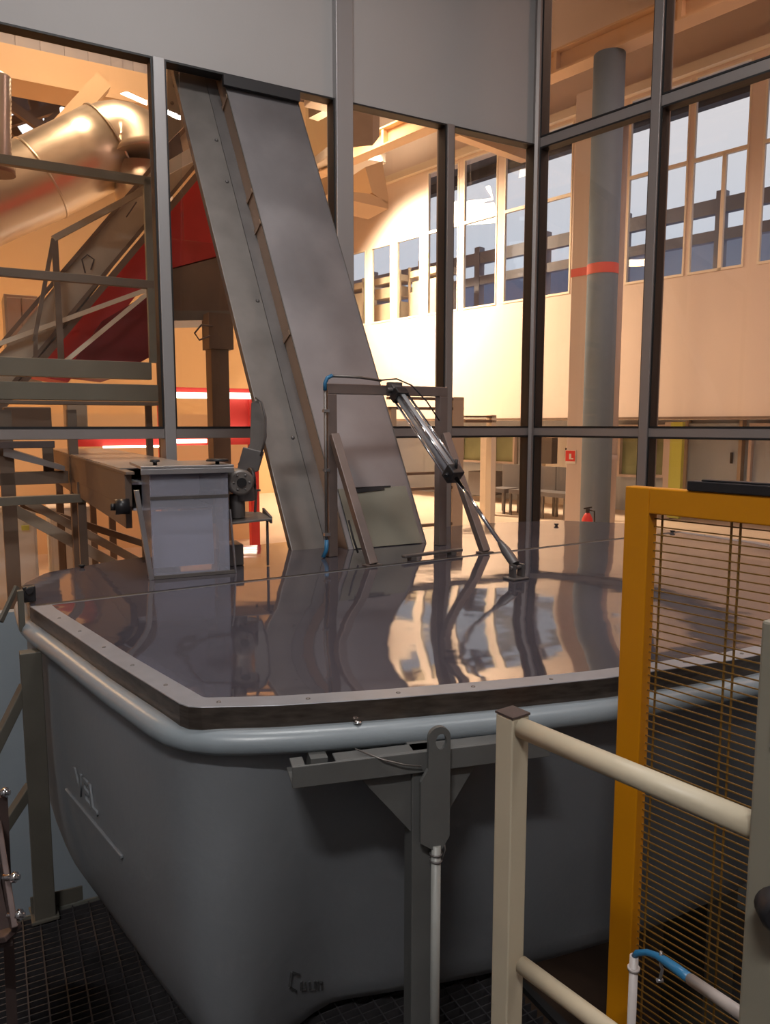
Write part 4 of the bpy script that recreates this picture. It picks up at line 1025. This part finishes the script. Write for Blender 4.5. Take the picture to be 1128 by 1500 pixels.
# blue column, pilaster with tape, sign, extinguisher
cc_ = at_d(875, 640, 11.6); cb = Vector((cc_.x, cc_.y, ZFL)); rc = 21.5/1107*11.6
colm = thing('round_column', cb, 'blue grey round column with a red tape band beyond the right glass wall', 'column')
m = MB(); m.cyl(cb, Vector((cb.x, cb.y, zb_lo-0.03)), rc, 40); m.build('shaft', 'col_blue', colm)
zt1 = at_d(885, 388, 11.6).z; zt0 = at_d(885, 403, 11.6).z
m = MB(); m.tube([Vector((cb.x, cb.y, zt0)), Vector((cb.x, cb.y, zt1))], rc+0.006, 40, False); m.build('tape_band', 'tape_red', colm, label='red tape band')
pl0 = at_d(845, 640, 12.1); plb = Vector((pl0.x, pl0.y, 0))
pil = thing('pilaster', plb+Z*ZFL, 'pale square pilaster with red tape left of the blue column', 'pilaster')
def PL(s, n, z): return plb + uB*s + nB*n + Z*z
m = MB(); m.fbox(PL, -0.19, 0.16, 0, 0.3, ZFL, zb_lo-0.3); m.build('shaft', 'pilaster', pil, 0.01)
m = MB(); m.fbox(PL, -0.195, 0.165, -0.006, 0.306, at_d(853, 402, 12).z, at_d(853, 390, 12).z); m.build('tape_band', 'tape_red', pil, label='red tape band')
m = MB(); m.fbox(PL, 0.12, 0.14, -0.012, 0.0, ZFL, zb_lo-0.4); m.build('cable', 'hall_steel', pil)
sgz = at_d(840, 668, 12.0).z
sg = thing('fire_sign', plb+Z*sgz, 'small red and white fire extinguisher sign on the pilaster', 'sign')
m = MB(); m.fbox(PL, -0.20, 0.0, -0.018, -0.008, sgz-0.13, sgz+0.09); m.build('plate', 'white_paint', sg)
m = MB(); m.fbox(PL, -0.19, -0.01, -0.022, -0.018, sgz-0.09, sgz+0.08); m.build('red_field', 'sign_red', sg)
m = MB(); m.fbox(PL, -0.12, -0.08, -0.025, -0.022, sgz-0.06, sgz+0.03); m.fbox(PL, -0.12, -0.04, -0.025, -0.022, sgz-0.06, sgz-0.04); m.build('symbol', 'white_paint', sg)
fx = at_d(861, 742, 11.0); fxb = Vector((fx.x, fx.y, ZFL))
fe = thing('fire_extinguisher', fxb, 'small red fire extinguisher on the hall floor beside the blue column', 'extinguisher')
m = MB(); m.tube([fxb, fxb+Z*0.02, fxb+Z*0.36, fxb+Z*0.43, fxb+Z*0.46], 0.08, 16, True, [0.075, 0.08, 0.08, 0.05, 0.025]); m.build('cylinder', 'sign_red', fe)
m = MB(); m.tube([fxb+Z*0.46, fxb+Z*0.52], 0.03, 10); m.bar(fxb+Z*0.52-Vector((0.06,0,0)), fxb+Z*0.54+Vector((0.06,0,0)), 0.02, 0.02); m.tube([fxb+Z*0.5, fxb+Z*0.48+Vector((0.1,0,0)), fxb+Z*0.2+Vector((0.11,0,0))], 0.012, 8); m.build('valve', 'black_plastic', fe)
# drainpipe right of blue column
dp = at_d(900, 600, 12.5); m = MB(); m.cyl(Vector((dp.x, dp.y, ZFL)), Vector((dp.x, dp.y, 6.5)), 0.07, 16); m.cyl(Vector((dp.x, dp.y, 1.0)), Vector((dp.x, dp.y, 1.1)), 0.085, 16); tag(m.build('drainpipe', 'pilaster'), 'pale drainpipe just right of the blue column', 'pipe')

# lower zone furniture under F
def low(px0, px1, py0, py1, off, dep, name, mat, lab, cat, grp=None):
    a, z1 = sF(px0, py0, off); b, z0 = sF(px1, py1, off); 
    z0 = max(ZFL, z0)
    m = MB(); m.fbox(Fb, a, b, off, off+dep, z0, z1); o = m.build(name, mat, None, 0.01); tag(o, lab, cat, grp); return o
def door(px0, px1, pyt, lab, mat='white_paint'):
    a, z1 = sF(px0, pyt, 1.5); b, _ = sF(px1, pyt, 1.5)
    wn_ = thing('door_panel', Fb((a+b)/2, 1.5, ZFL), lab, 'door')
    m = MB(); m.fbox(Fb, a, b, 1.5, 1.58, ZFL, z1); m.build('leaf', mat, wn_)
    m = MB(); m.fbox(Fb, b-0.14, b-0.10, 1.46, 1.5, 0.9, 1.1); m.build('handle', 'black_plastic', wn_)
    m = MB(); m.fbox(Fb, a-0.06, a, 1.45, 1.6, ZFL, z1+0.05); m.fbox(Fb, b, b+0.06, 1.45, 1.6, ZFL, z1+0.05); m.build('frame', 'hall_steel', wn_)
def glazed(px0, px1, pyt, pyb, lab, mat):
    a, z1 = sF(px0, pyt, 1.5); b, z0 = sF(px1, pyb, 1.5)
    wn_ = thing('partition_glazing', Fb((a+b)/2, 1.5, z0), lab, 'glazing')
    m = MB(); m.fbox(Fb, a, b, 1.55, 1.58, z0, z1); m.build('infill', mat, wn_)
    m = MB()
    for aa in (a, b-0.05): m.fbox(Fb, aa, aa+0.05, 1.45, 1.6, z0, z1)
    for zz in (z0, z1-0.05): m.fbox(Fb, a+0.05, b-0.05, 1.45, 1.6, zz, zz+0.05)
    m.build('frame', 'pilaster', wn_)
glazed(676, 712, 634, 678, 'greenish glazing low on the far wall, left of the cream post', 'green_glass')
glazed(722, 755, 634, 680, 'greenish glazing low on the far wall, right of the cream post', 'green_glass')
glazed(952, 975, 622, 700, 'narrow green tinted glazing low on the far wall, beside the thin pale post', 'green_glass')
glazed(908, 944, 622, 700, 'green tinted glazing low on the far wall just right of the drainpipe', 'green_glass')
glazed(1100, 1180, 620, 740, 'pale glazing at the right edge under the far wall', 'screen_grey')
door(1010, 1085, 620, 'wide pale grey sliding door under the far wall, seen above the yellow gate', 'screen_grey')
door(800, 838, 640, 'pale door under the far wall left of the pilaster', 'white_paint')
low(982, 994, 618, 760, 0.9, 0.1, 'lime_post', 'lime', 'lime green post under the far wall above the yellow gate', 'post')
low(974, 980, 618, 760, 0.9, 0.1, 'thin_post', 'pilaster', 'thin pale post beside the lime green post', 'post')
low(704, 718, 625, 766, -1.2, 0.15, 'thin_post', 'machine_cream', 'cream post seen just right of the cylinder rod', 'post')
low(686, 712, 690, 727, 0.6, 0.6, 'counter_block', 'chair_grey', 'dark low counter under the far wall left of the cream post', 'counter')
def bench(px, py, w_, lab):
    a, z = sF(px, py, -0.6)
    b = thing('hall_chair', Fb(a, -0.6, ZFL), lab, 'chair', 'dark chairs along the far wall')
    m = MB(); m.fbox(Fb, a-w_/2, a+w_/2, -0.85, -0.35, ZFL+0.42, ZFL+0.5); m.build('seat', 'chair_grey', b)
    m = MB(); m.fbox(Fb, a-w_/2, a+w_/2, -0.38, -0.32, ZFL+0.5, ZFL+0.95); m.build('backrest', 'chair_grey', b)
    for (i, j) in ((-1,-0.82), (1,-0.82), (-1,-0.38), (1,-0.38)):
        m = MB(); m.fbox(Fb, a+i*(w_/2-0.03)-0.02, a+i*(w_/2-0.03)+0.02, j-0.02, j+0.02, ZFL, ZFL+0.42); m.build('leg', 'steel_dark', b)
bench(738, 720, 0.45, 'dark chair left of the corner mullion, in front of the far wall')
bench(766, 719, 0.3, 'dark chair just left of the corner mullion, partly behind it')
bench(790, 718, 0.42, 'dark chair just right of the corner mullion')
bench(822, 717, 0.55, 'dark chair left of the pilaster base')
a, z = sF(797, 655, 0.8); m = MB(); m.fbox(Fb, a-0.2, a+0.2, 0.8, 1.0, z-0.35, z+0.2); tag(m.build('wall_phone', 'chair_grey'), 'dark box hanging under the far wall right of the corner mullion', 'box')

# lamps seen as bright strips (hall fluorescents) and red beam, through the left glass
red = thing('red_rail', A(3.5, 5.0, 1.0), 'red horizontal rail carrying bright tube lamps behind the chute', 'rail')
n5 = 5.0
def a5(px, py): return sA(px, py, n5)
zr_hi = a5(300, 568)[1]; zr_lo = a5(300, 575)[1]
m = MB(); m.fbox(A, a5(375,570)[0], a5(236,570)[0], n5, n5+0.12, zr_lo, zr_hi); m.build('upper_bar', 'red_paint', red)
m = MB(); m.fbox(A, a5(375,570)[0], a5(100,570)[0], n5, n5+0.12, a5(300,652)[1], a5(300,640)[1]); m.build('lower_bar', 'red_paint', red)
m = MB(); m.fbox(A, a5(375,570)[0], a5(330,570)[0], n5+0.06, n5+0.1, a5(300,640)[1], zr_lo); m.build('panel', 'red_paint', red)
for px in (372, 240): 
    m = MB(); s_ = a5(px, 600)[0]; m.fbox(A, s_-0.06, s_+0.06, n5+0.02, n5+0.12, ZFL, zr_hi); m.build('post', 'red_paint', red)
for (x0_, x1_, y0_, y1_, lab) in ((242, 325, 576, 583, 'bright tube lamp under the red rail, left length'), (328, 368, 576, 584, 'bright tube lamp under the red rail, right length'), (128, 368, 627, 633, 'long bright tube lamp low behind the chute and stair'), (255, 300, 643, 649, 'short bright lamp just below the transom'), (150, 236, 652, 656, 'bright lamp strip over the feed conveyor')):
    sa_, z1_ = a5(x1_, y0_); sb_, z0_ = a5(x0_, y1_); m = MB(); m.fbox(A, sa_, sb_, n5-0.10, n5-0.04, z0_, z1_)
    tag(m.build('tube_lamp', 'tube_light'), lab, 'lamp', 'tube lamps behind the left glass')
# orange lit partition under the lamps
m = MB(); m.fbox(A, 0.3, 20, n5+1.2, n5+1.3, ZFL, 1.75); struct(m.build('partition', 'hall_left'), 'low warm partition behind the red rail', 'wall')

# ---- left: walkway guard frame
n1 = 1.0
def a_(px, py, n=n1): return sA(px, py, n)
wk = thing('walkway_frame', PA(120, 540, n1)*1.0, 'green brown steel walkway frame with guard rails beyond the left pane', 'walkway')
def hbar(px0, px1, pyt, pyb, n, dep, mat, nm, parent, sl_=0.0, bevel=0.003):
    s1_, _ = sA(px0, pyt, n); s0_, z1_ = sA(px1, pyt, n); _, z0_ = sA(px1, pyb, n)
    m = MB(); m.fbox(A, s0_, s1_, n, n+dep, z0_, z1_); return m.build(nm, mat, parent, bevel)
hbar(-120, 222, 259, 272, n1, 0.05, 'hall_green', 'guard_rail', wk)
hbar(-120, 226, 411, 423, n1, 0.05, 'hall_brown', 'guard_rail', wk)
hbar(-160, 222, 531, 556, n1, 0.10, 'hall_green', 'beam', wk)
hbar(-160, 236, 564, 588, n1-0.25, 0.12, 'hall_green', 'beam', wk)
hbar(-160, 232, 589, 594, n1-0.25, 0.16, 'hall_brown', 'beam', wk)
def vbar(px, wpx, pyt, pyb, n, dep, mat, nm, parent):
    s0_, z1_ = sA(px+wpx/2, pyt, n); s1_, _ = sA(px-wpx/2, pyt, n); _, z0_ = sA(px, pyb, n)
    m = MB(); m.fbox(A, s0_, s1_, n, n+dep, z0_, z1_); return m.build(nm, mat, parent, 0.003)
vbar(216, 11, 262, 531, n1, 0.05, 'hall_green', 'post', wk)
vbar(228, 12, 264, 790, n1+0.15, 0.06, 'hall_brown', 'post', wk)
vbar(218, 9, 590, 790, n1, 0.05, 'hall_brown', 'post', wk)
for px, w_ in ((8, 22), (107, 14)):
    s0_, _ = sA(px+w_/2, 640, n1-0.2); s1_, _ = sA(px-w_/2, 640, n1-0.2); m = MB(); m.fbox(A, s0_, s1_, n1-0.2, n1-0.12, ZFL, sA(px, 600, n1-0.2)[1]); m.build('post', 'hall_brown', wk, 0.003)
for px, w_ in ((82, 9), (132, 9)):
    s0_, _ = sA(px+w_/2, 640, n1+0.7); s1_, _ = sA(px-w_/2, 640, n1+0.7); m = MB(); m.fbox(A, s0_, s1_, n1+0.7, n1+0.75, ZFL, sA(px, 735, n1+0.7)[1]); m.build('post', 'hall_brown', wk, 0.003)
# lower cross members
lw = thing('rail_frame', PA(60, 800, 0.5), 'brown lower steel frame with sloping rails beyond the left pane', 'frame')
hbar(-120, 165, 722, 734, 0.35, 0.05, 'hall_green', 'rail', lw)
hbar(-120, 100, 690, 708, 0.8, 0.08, 'hall_brown', 'rail', lw)
hbar(-120, 80, 646, 656, 0.7, 0.05, 'hall_dark', 'rail', lw)
def pbar(pts, n, w_, h_, mat, nm, parent):
    m = MB(); m.bar(PA(*pts[0], n), PA(*pts[1], n+ (pts[2] if len(pts) > 2 else 0)), w_, h_, nA); return m.build(nm, mat, parent, 0.002)
pbar(((12, 742), (232, 862)), 0.9, 0.075, 0.05, 'hall_steel', 'sloping_rail', lw)
pbar(((30, 738), (240, 806)), 1.15, 0.05, 0.05, 'hall_brown', 'sloping_rail', lw)
pbar(((40, 735), (232, 838)), 1.0, 0.06, 0.05, 'hall_steel', 'sloping_rail', lw)
for (x0_, x1_, y0_, y1_) in ((62, 78, 655, 690),): hbar(x0_, x1_, y0_, y1_, 0.9, 0.03, 'hall_brown', 'bracket', lw)
# tilted sheet on it
m = MB(); m.prism([PA(5, 655, 0.75), PA(95, 683, 0.75), PA(95, 690, 0.75), PA(5, 668, 0.75)], nA*0.5); m.build('tilted_sheet', 'steel', lw)

# ---- inclined red and cream conveyor (with stair rail)
n2 = 1.9
st = thing('inclined_conveyor', PA(100, 600, n2), 'inclined conveyor with cream side plates and red belly beyond the left pane', 'conveyor')
m = MB(); m.prism([PA(-60, 582, n2), PA(12, 505, n2), PA(170, 305, n2), PA(300, 160, n2), PA(312, 210, n2), PA(212, 330, n2), PA(60, 530, n2), PA(0, 590, n2)], nA*0.05); m.build('side_plate', 'machine_cream', st)
for (p, q, w_) in (((-60, 576), (300, 155), 0.03), ((-5, 590), (315, 208), 0.03), ((0, 600), (318, 222), 0.05)):
    m = MB(); m.bar(PA(*p, n2-0.02), PA(*q, n2-0.02), w_, 0.06, nA); m.build('edge_rail', 'hall_brown', st)
m = MB(); m.prism([PA(40, 548, n2+0.2), PA(225, 330, n2+0.2), PA(310, 235, n2+0.2), PA(340, 330, n2+0.2), PA(330, 372, n2+0.2), PA(225, 400, n2+0.2), PA(100, 560, n2+0.2)], nA*0.5); m.build('belly', 'red_paint', st, label='red belly panel')
m = MB(); m.prism([PA(95, 548, n2+0.15), PA(150, 470, n2+0.15), PA(225, 425, n2+0.15), PA(225, 520, n2+0.15), PA(160, 556, n2+0.15)], nA*0.5); m.build('lower_panel', 'red_dark', st)
m = MB(); m.prism([PA(250, 395, n2+0.1), PA(340, 372, n2+0.1), PA(345, 455, n2+0.1), PA(250, 455, n2+0.1)], nA*0.6); m.build('drive_housing', 'hall_brown', st)
m = MB(); m.prism([PA(245, 455, n2+0.05), PA(350, 455, n2+0.05), PA(350, 468, n2+0.05), PA(245, 470, n2+0.05)], nA*0.6); m.build('base_beam', 'steel_dull', st)
m = MB()
for (p, q) in (((-5, 505), (216, 424)), ((95, 530), (216, 430))): m.bar(PA(*p, n2-0.1), PA(*q, n2-0.1), 0.035, 0.035, nA)
m.build('stay', 'hall_frame', st)
m = MB(); m.cyl(PA(200, 296, n2-0.04), PA(185, 318, n2-0.04), 0.006, 6)
m.tube([PA(125, 400, n2-0.03), PA(120, 380, n2-0.03), PA(128, 373, n2-0.03), PA(138, 380, n2-0.03), PA(133, 395, n2-0.03)], 0.006, 6); m.build('cable', 'hall_dark', st)
sr_ = thing('stair_rail', PA(70, 500, n2-0.3), 'brown A-shaped stair handrail beside the inclined conveyor', 'handrail')
m = MB(); m.bar(PA(78, 350, n2-0.3), PA(216, 276, n2-0.3), 0.045, 0.045, nA); m.build('handrail', 'hall_steel', sr_)
m = MB(); m.bar(PA(78, 350, n2-0.3), PA(50, 500, n2-0.3), 0.03, 0.03, nA); m.build('strut', 'hall_brown', sr_)
m = MB(); m.bar(PA(80, 352, n2-0.3), PA(90, 535, n2-0.3), 0.045, 0.04, nA); m.build('strut', 'hall_brown', sr_)
m = MB(); m.bar(PA(52, 490, n2-0.3), PA(52, 535, n2-0.3), 0.03, 0.03, nA); m.build('strut', 'hall_brown', sr_)
# support column brown
s0_, zz = sA(334, 470, 1.8); s1_, _ = sA(308, 470, 1.8)
cbx = thing('support_column', A((s0_+s1_)/2, 1.9, ZFL), 'brown square steel column under the inclined conveyor', 'column')
m = MB(); m.fbox(A, s0_, s1_, 1.8, 1.98, ZFL, zz); m.build('shaft', 'hall_brown', cbx, 0.005)
m = MB(); m.fbox(A, s0_-0.04, s1_+0.02, 1.78, 2.0, zz-0.25, zz+0.06); m.build('head_plate', 'hall_brown', cbx)
m = MB(); m.tube([PA(312, 478, 1.76), PA(295, 476, 1.76), PA(285, 488, 1.76), PA(292, 498, 1.76), PA(308, 492, 1.76)], 0.008, 8); m.build('cable_loop', 'hall_dark', cbx)
# perforated cream plate at the top left of the chute
pf = thing('perforated_plate', PA(262, 160, 0.7), 'cream plate with bolt holes behind the top of the chute', 'plate')
m = MB(); m.prism([PA(245, 80, 0.7), PA(290, 85, 0.7), PA(288, 150, 0.7), PA(270, 185, 0.7), PA(245, 210, 0.7)], nA*0.04); m.build('plate', 'machine_cream', pf)
for (px, py) in ((253, 109), (264, 110), (256, 126), (268, 118), (252, 151), (258, 169), (271, 135)): MB().dome(PA(px, py, 0.7), 0.014, -nA, 0.01, 8).build('bolt', 'hall_brown', pf)
# white reflected patch, put in as a pale sheet
m = MB(); m.prism([PA(247, 235, 1.2), PA(298, 205, 1.2), PA(300, 215, 1.2), PA(290, 232, 1.2), PA(248, 255, 1.2)], nA*0.03); tag(m.build('bent_bracket', 'white_paint'), 'pale bent sheet bracket beside the chute flange', 'bracket')
m = MB(); m.prism([PA(247, 205, 1.3), PA(262, 193, 1.3), PA(268, 222, 1.3), PA(247, 235, 1.3)], nA*0.1); tag(m.build('dark_bracket', 'hall_dark'), 'dark block above the pale bent bracket', 'block')

# grey cabinet and white lockers
def cab(px0, px1, pyt, n, dep, mat, lab, pyb=None):
    s1_, z1_ = sA(px0, pyt, n); s0_, _ = sA(px1, pyt, n); z0_ = ZFL if pyb is None else sA(px1, pyb, n)[1]
    t_ = thing('cabinet', A((s0_+s1_)/2, n, z0_), lab, 'cabinet')
    m = MB(); m.fbox(A, s0_, s1_, n, n+dep, z0_, z1_); m.build('body', mat, t_, 0.005)
    m = MB(); m.fbox(A, s0_+0.02, (s0_+s1_)/2-0.005, n-0.015, n-0.001, z0_+0.06, z1_-0.03); d_ = m.build('door', mat, t_, 0.004)
    m = MB(); m.fbox(A, (s0_+s1_)/2-0.05, (s0_+s1_)/2-0.03, n-0.03, n-0.015, (z0_+z1_)/2, (z0_+z1_)/2+0.08); m.build('handle', 'hall_dark', d_)
    m = MB(); m.fbox(A, (s0_+s1_)/2+0.005, s1_-0.02, n-0.015, n-0.001, z0_+0.06, z1_-0.03); m.build('door', mat, t_, 0.004)
    return t_
cab(5, 55, 430, 3.2, 0.5, 'hall_steel', 'grey cabinet high on the platform at the left', 560)
cab(-40, 52, 745, 2.4, 0.4, 'white_paint', 'pale cabinet low at the left edge beyond the glass')
cab(72, 135, 745, 2.4, 0.4, 'white_paint', 'pale cabinet low beyond the glass, right of the first')
m = MB(); p = PA(37, 773, 2.36); m.box(p, uA*0.03, nA*0.02, Z*0.02); m.build('orange_switch', 'lime', None)
tag(bpy.data.objects['orange_switch'], 'small yellow switch on the pale cabinet at the left', 'switch')
m = MB(); m.fbox(A, sA(75,600,1.6)[0], sA(5,600,1.6)[0], 1.6, 2.1, sA(40,640,1.6)[1], sA(40,596,1.6)[1]); tag(m.build('drive_unit', 'hall_brown', None, 0.01), 'brown drive unit under the walkway beams at the left', 'machine')
m = MB(); m.fbox(A, sA(128,600,1.9)[0], sA(98,600,1.9)[0], 1.9, 2.2, sA(110,632,1.9)[1], sA(110,590,1.9)[1]); tag(m.build('junction_box', 'hall_steel', None, 0.01), 'grey brown junction box under the walkway beams', 'box')

# ---- duct
dc = thing('air_duct', PA(150, 230, 4.0), 'large round silver air duct with an elbow beyond the left pane', 'duct')
ctrl = [(-170, 360), (-90, 325), (-10, 290), (60, 262), (120, 232), (158, 212)]
P3 = [PA(px, py, 4.0) for px, py in ctrl]
m = MB(); m.tube(P3, 0.42, 28); m.build('straight_run', 'duct', dc)
e0 = P3[-1]; dirn = (P3[-1]-P3[-2]).normalized()
tgt = PA(206, 262, 3.7); arc = []
for k in range(9):
    a = k/8*PI/2
    arc.append(e0 + dirn*0.40*math.sin(a) - Z*0.45*(1-math.cos(a)) - nA*0.15*(1-math.cos(a)))
m = MB(); m.tube([e0-dirn*0.03]+arc, 0.40, 28); m.build('elbow', 'duct', dc)
m = MB(); m.tube([arc[-1], arc[-1]-Z*0.5], 0.30, 28); m.build('drop', 'duct', dc)
for q in (P3[3], e0): MB().tube([q-dirn*0.012, q+dirn*0.012], 0.428, 28).build('collar', 'duct', dc)
# vertical flexible duct at the far left
fxs = thing('flexible_duct', PA(0, 200, 3.0), 'ribbed grey flexible duct at the top left edge', 'duct')
rows_ = []; c0 = PA(-6, 110, 3.0); c1_ = PA(-6, 245, 3.0)
pts_ = [c0.lerp(c1_, i/40) for i in range(41)]
m = MB(); m.tube(pts_, 0.12, 20, True, [0.12+0.008*(i%2) for i in range(41)]); m.build('hose', 'steel', fxs)
m = MB(); m.tube([c1_, c1_-Z*0.06], 0.16, 20); m.build('collar', 'hall_brown', fxs)

# ---- roof parts seen top left
m = MB(); s0_, z1_ = sA(240, 60, 5.5); _, z0_ = sA(240, 100, 5.5)
o_ = None
sa1 = sA(-150, 45, 6.0)[0]; sa0 = sA(240, 90, 6.0)[0]
zc1_ = sA(120, 58, 6.0)[1]; zc0_ = sA(120, 108, 6.0)[1]
m = MB(); m.fbox(A, 0.9, 16, 6.0, 6.1, zc0_, HZ)
for k in range(54): m.fbox(A, 0.9+0.28*k, 1.04+0.28*k, 5.96, 6.0, zc0_, HZ)
struct(m.build('clerestory_band', 'sky_panel'), 'pale corrugated translucent band high in the hall', 'wall')
sw0, sw1 = sA(172, 100, 5.94)[0], sA(88, 80, 5.94)[0]
zb_ = sA(120, 132, 5.6)[1]
bmm = thing('eaves_beam', A(5, 5.8, zb_), 'deep orange lit beam under the pale corrugated band', 'beam')
m = MB(); m.fbox(A, 0.9, 16, 5.6, 5.95, zb_, zc0_); m.build('web', 'hall_beam', bmm)
m = MB(); m.fbox(A, 0.9, 16, 5.5, 6.05, zb_-0.06, zb_); m.build('flange', 'hall_beam', bmm)
m = MB(); m.bar(PA(50, 232, 5.3), PA(150, 122, 5.3), 0.20, 0.25, nA); tag(m.build('diagonal_beam', 'hall_beam'), 'diagonal orange beam above the duct', 'beam')
# dark truss members and skylights in the roof of the far bay
sky_pts = [(28, 178, 20, 16), (48, 183, 26, 18), (65, 200, 16, 10), (82, 187, 12, 8), (28, 213, 14, 8), (58, 210, 18, 9), (52, 220, 20, 10), (40, 230, 18, 10), (23, 103, 8, 8), (30, 246, 12, 6), (20, 257, 8, 6)]
for i, (px, py, w_, h_) in enumerate(sky_pts):
    c = PA(px, py, 11.5); sx_ = w_/1107*c.y/2; m = MB()
    m.box(c, uA*sx_, nA*0.3+Z*0.02, Z*(h_/1107*c.y/2)*0.9)
    tag(m.build('skylight', 'skylight'), 'small bright skylight in the dark roof above the duct', 'skylight', 'skylights in the dark roof')
tru = [((-20, 130), (100, 215)), ((10, 230), (130, 135)), ((-20, 190), (110, 150)), ((0, 160), (60, 250)), ((40, 120), (75, 245)), ((-10, 215), (95, 225))]
for i, (p, q) in enumerate(tru):
    m = MB(); m.bar(PA(*p, 9.5+0.2*i), PA(*q, 9.5+0.2*i), 0.14, 0.14, nA); tag(m.build('truss_member', 'hall_brown'), 'dark brown roof truss member above the duct', 'truss', 'roof truss members')
m = MB(); m.prism([PA(-250, 60, 12.5), PA(250, 100, 12.5), PA(250, 235, 12.5), PA(-250, 262, 12.5)], nA*0.1); struct(m.build('roof_far_bay', 'hall_dark'), 'dark roof underside of the far bay', 'roof')
for (px, py, h_) in ((68, 118, 22), (36, 148, 0), (90, 138, 14), (92, 170, 14), (117, 143, 14)):
    if h_:
        c = PA(px, py, 8.5); m = MB(); m.cyl(c-Z*0.10, c+Z*0.12, 0.035, 10); tag(m.build('pendant_lamp', 'lamp_cool'), 'small hanging bright lamp among the roof trusses', 'lamp', 'pendant lamps')

# ---- through the panes right of the chute
bx = thing('lamp_housing', PA(536, 190, 2.6), 'beige box housing under the roof right of the chute', 'box')
m = MB(); m.hexa([PA(490, 218, 2.6), PA(546, 213, 2.6), PA(556, 200, 3.2), PA(500, 205, 3.2), PA(490, 140, 2.6), PA(546, 165, 2.6), PA(556, 150, 3.2), PA(500, 130, 3.2)]); m.build('body', 'hall_steel', bx)
hp = thing('hopper_chute', PA(550, 280, 4.5), 'warm beige bent hopper chute right of the steel chute', 'hopper')
m = MB(); m.prism([PA(535, 245, 4.5), PA(560, 236, 4.5), PA(569, 290, 4.5), PA(569, 300, 4.5), PA(545, 282, 4.5)], nA*0.5); m.build('funnel', 'hall_beam', hp)
m = MB(); m.prism([PA(490, 278, 4.5), PA(543, 284, 4.5), PA(569, 296, 4.5), PA(569, 306, 4.5), PA(490, 288, 4.5)], nA*0.6); m.build('spout', 'hall_beam', hp)
# guard frame with posts seen through the lower panes
gf = thing('hall_guard_frame', PA(660, 700, 2.0), 'beige guard frame with dark rails behind the cylinder', 'frame')
def vb2(px, wpx, pyt, n, mat, nm, parent):
    s0_, z1_ = sA(px+wpx/2, pyt, n); s1_, _ = sA(px-wpx/2, pyt, n); m = MB(); m.fbox(A, s0_, s1_, n, n+0.12, ZFL, z1_); m.build(nm, mat, parent, 0.004)
vb2(672, 16, 582, 2.0, 'machine_cream', 'post', gf)
vb2(577, 8, 597, 2.0, 'machine_cream', 'post', gf)
for (x0_, x1_, y0_, y1_) in ((570, 680, 583, 587), (570, 680, 597, 601), (570, 664, 690, 694), (570, 664, 712, 716), (600, 664, 765, 769)):
    hbar(x0_, x1_, y0_, y1_, 2.0, 0.06, 'hall_brown', 'rail', gf)
gg = thing('low_guard_rail', PA(700, 700, 3.2), 'thin guard rail at eye height right of the beige guard frame', 'rail')
hbar(682, 727, 609, 612, 3.2, 0.05, 'hall_brown', 'rail', gg); hbar(682, 727, 615, 619, 3.2, 0.05, 'hall_brown', 'rail', gg)
vb2(724, 7, 608, 3.2, 'hall_frame', 'post', gg)
# hall luminaire housings
for i, (p, pw, col, sz) in enumerate(hall_lamps):
    hl = thing('high_bay_lamp', p, 'square high bay lamp hanging from the hall roof', 'lamp', 'high bay lamps'); 
    m = MB(); m.box(p+Z*0.1, uA*0.62, nA*0.62, Z*0.1); m.build('housing', 'white_paint', hl, 0.02)
    m = MB(); m.cyl(p+Z*0.19, Vector((p.x, p.y, HZ)), 0.02, 8); m.build('hanger', 'hall_dark', hl)
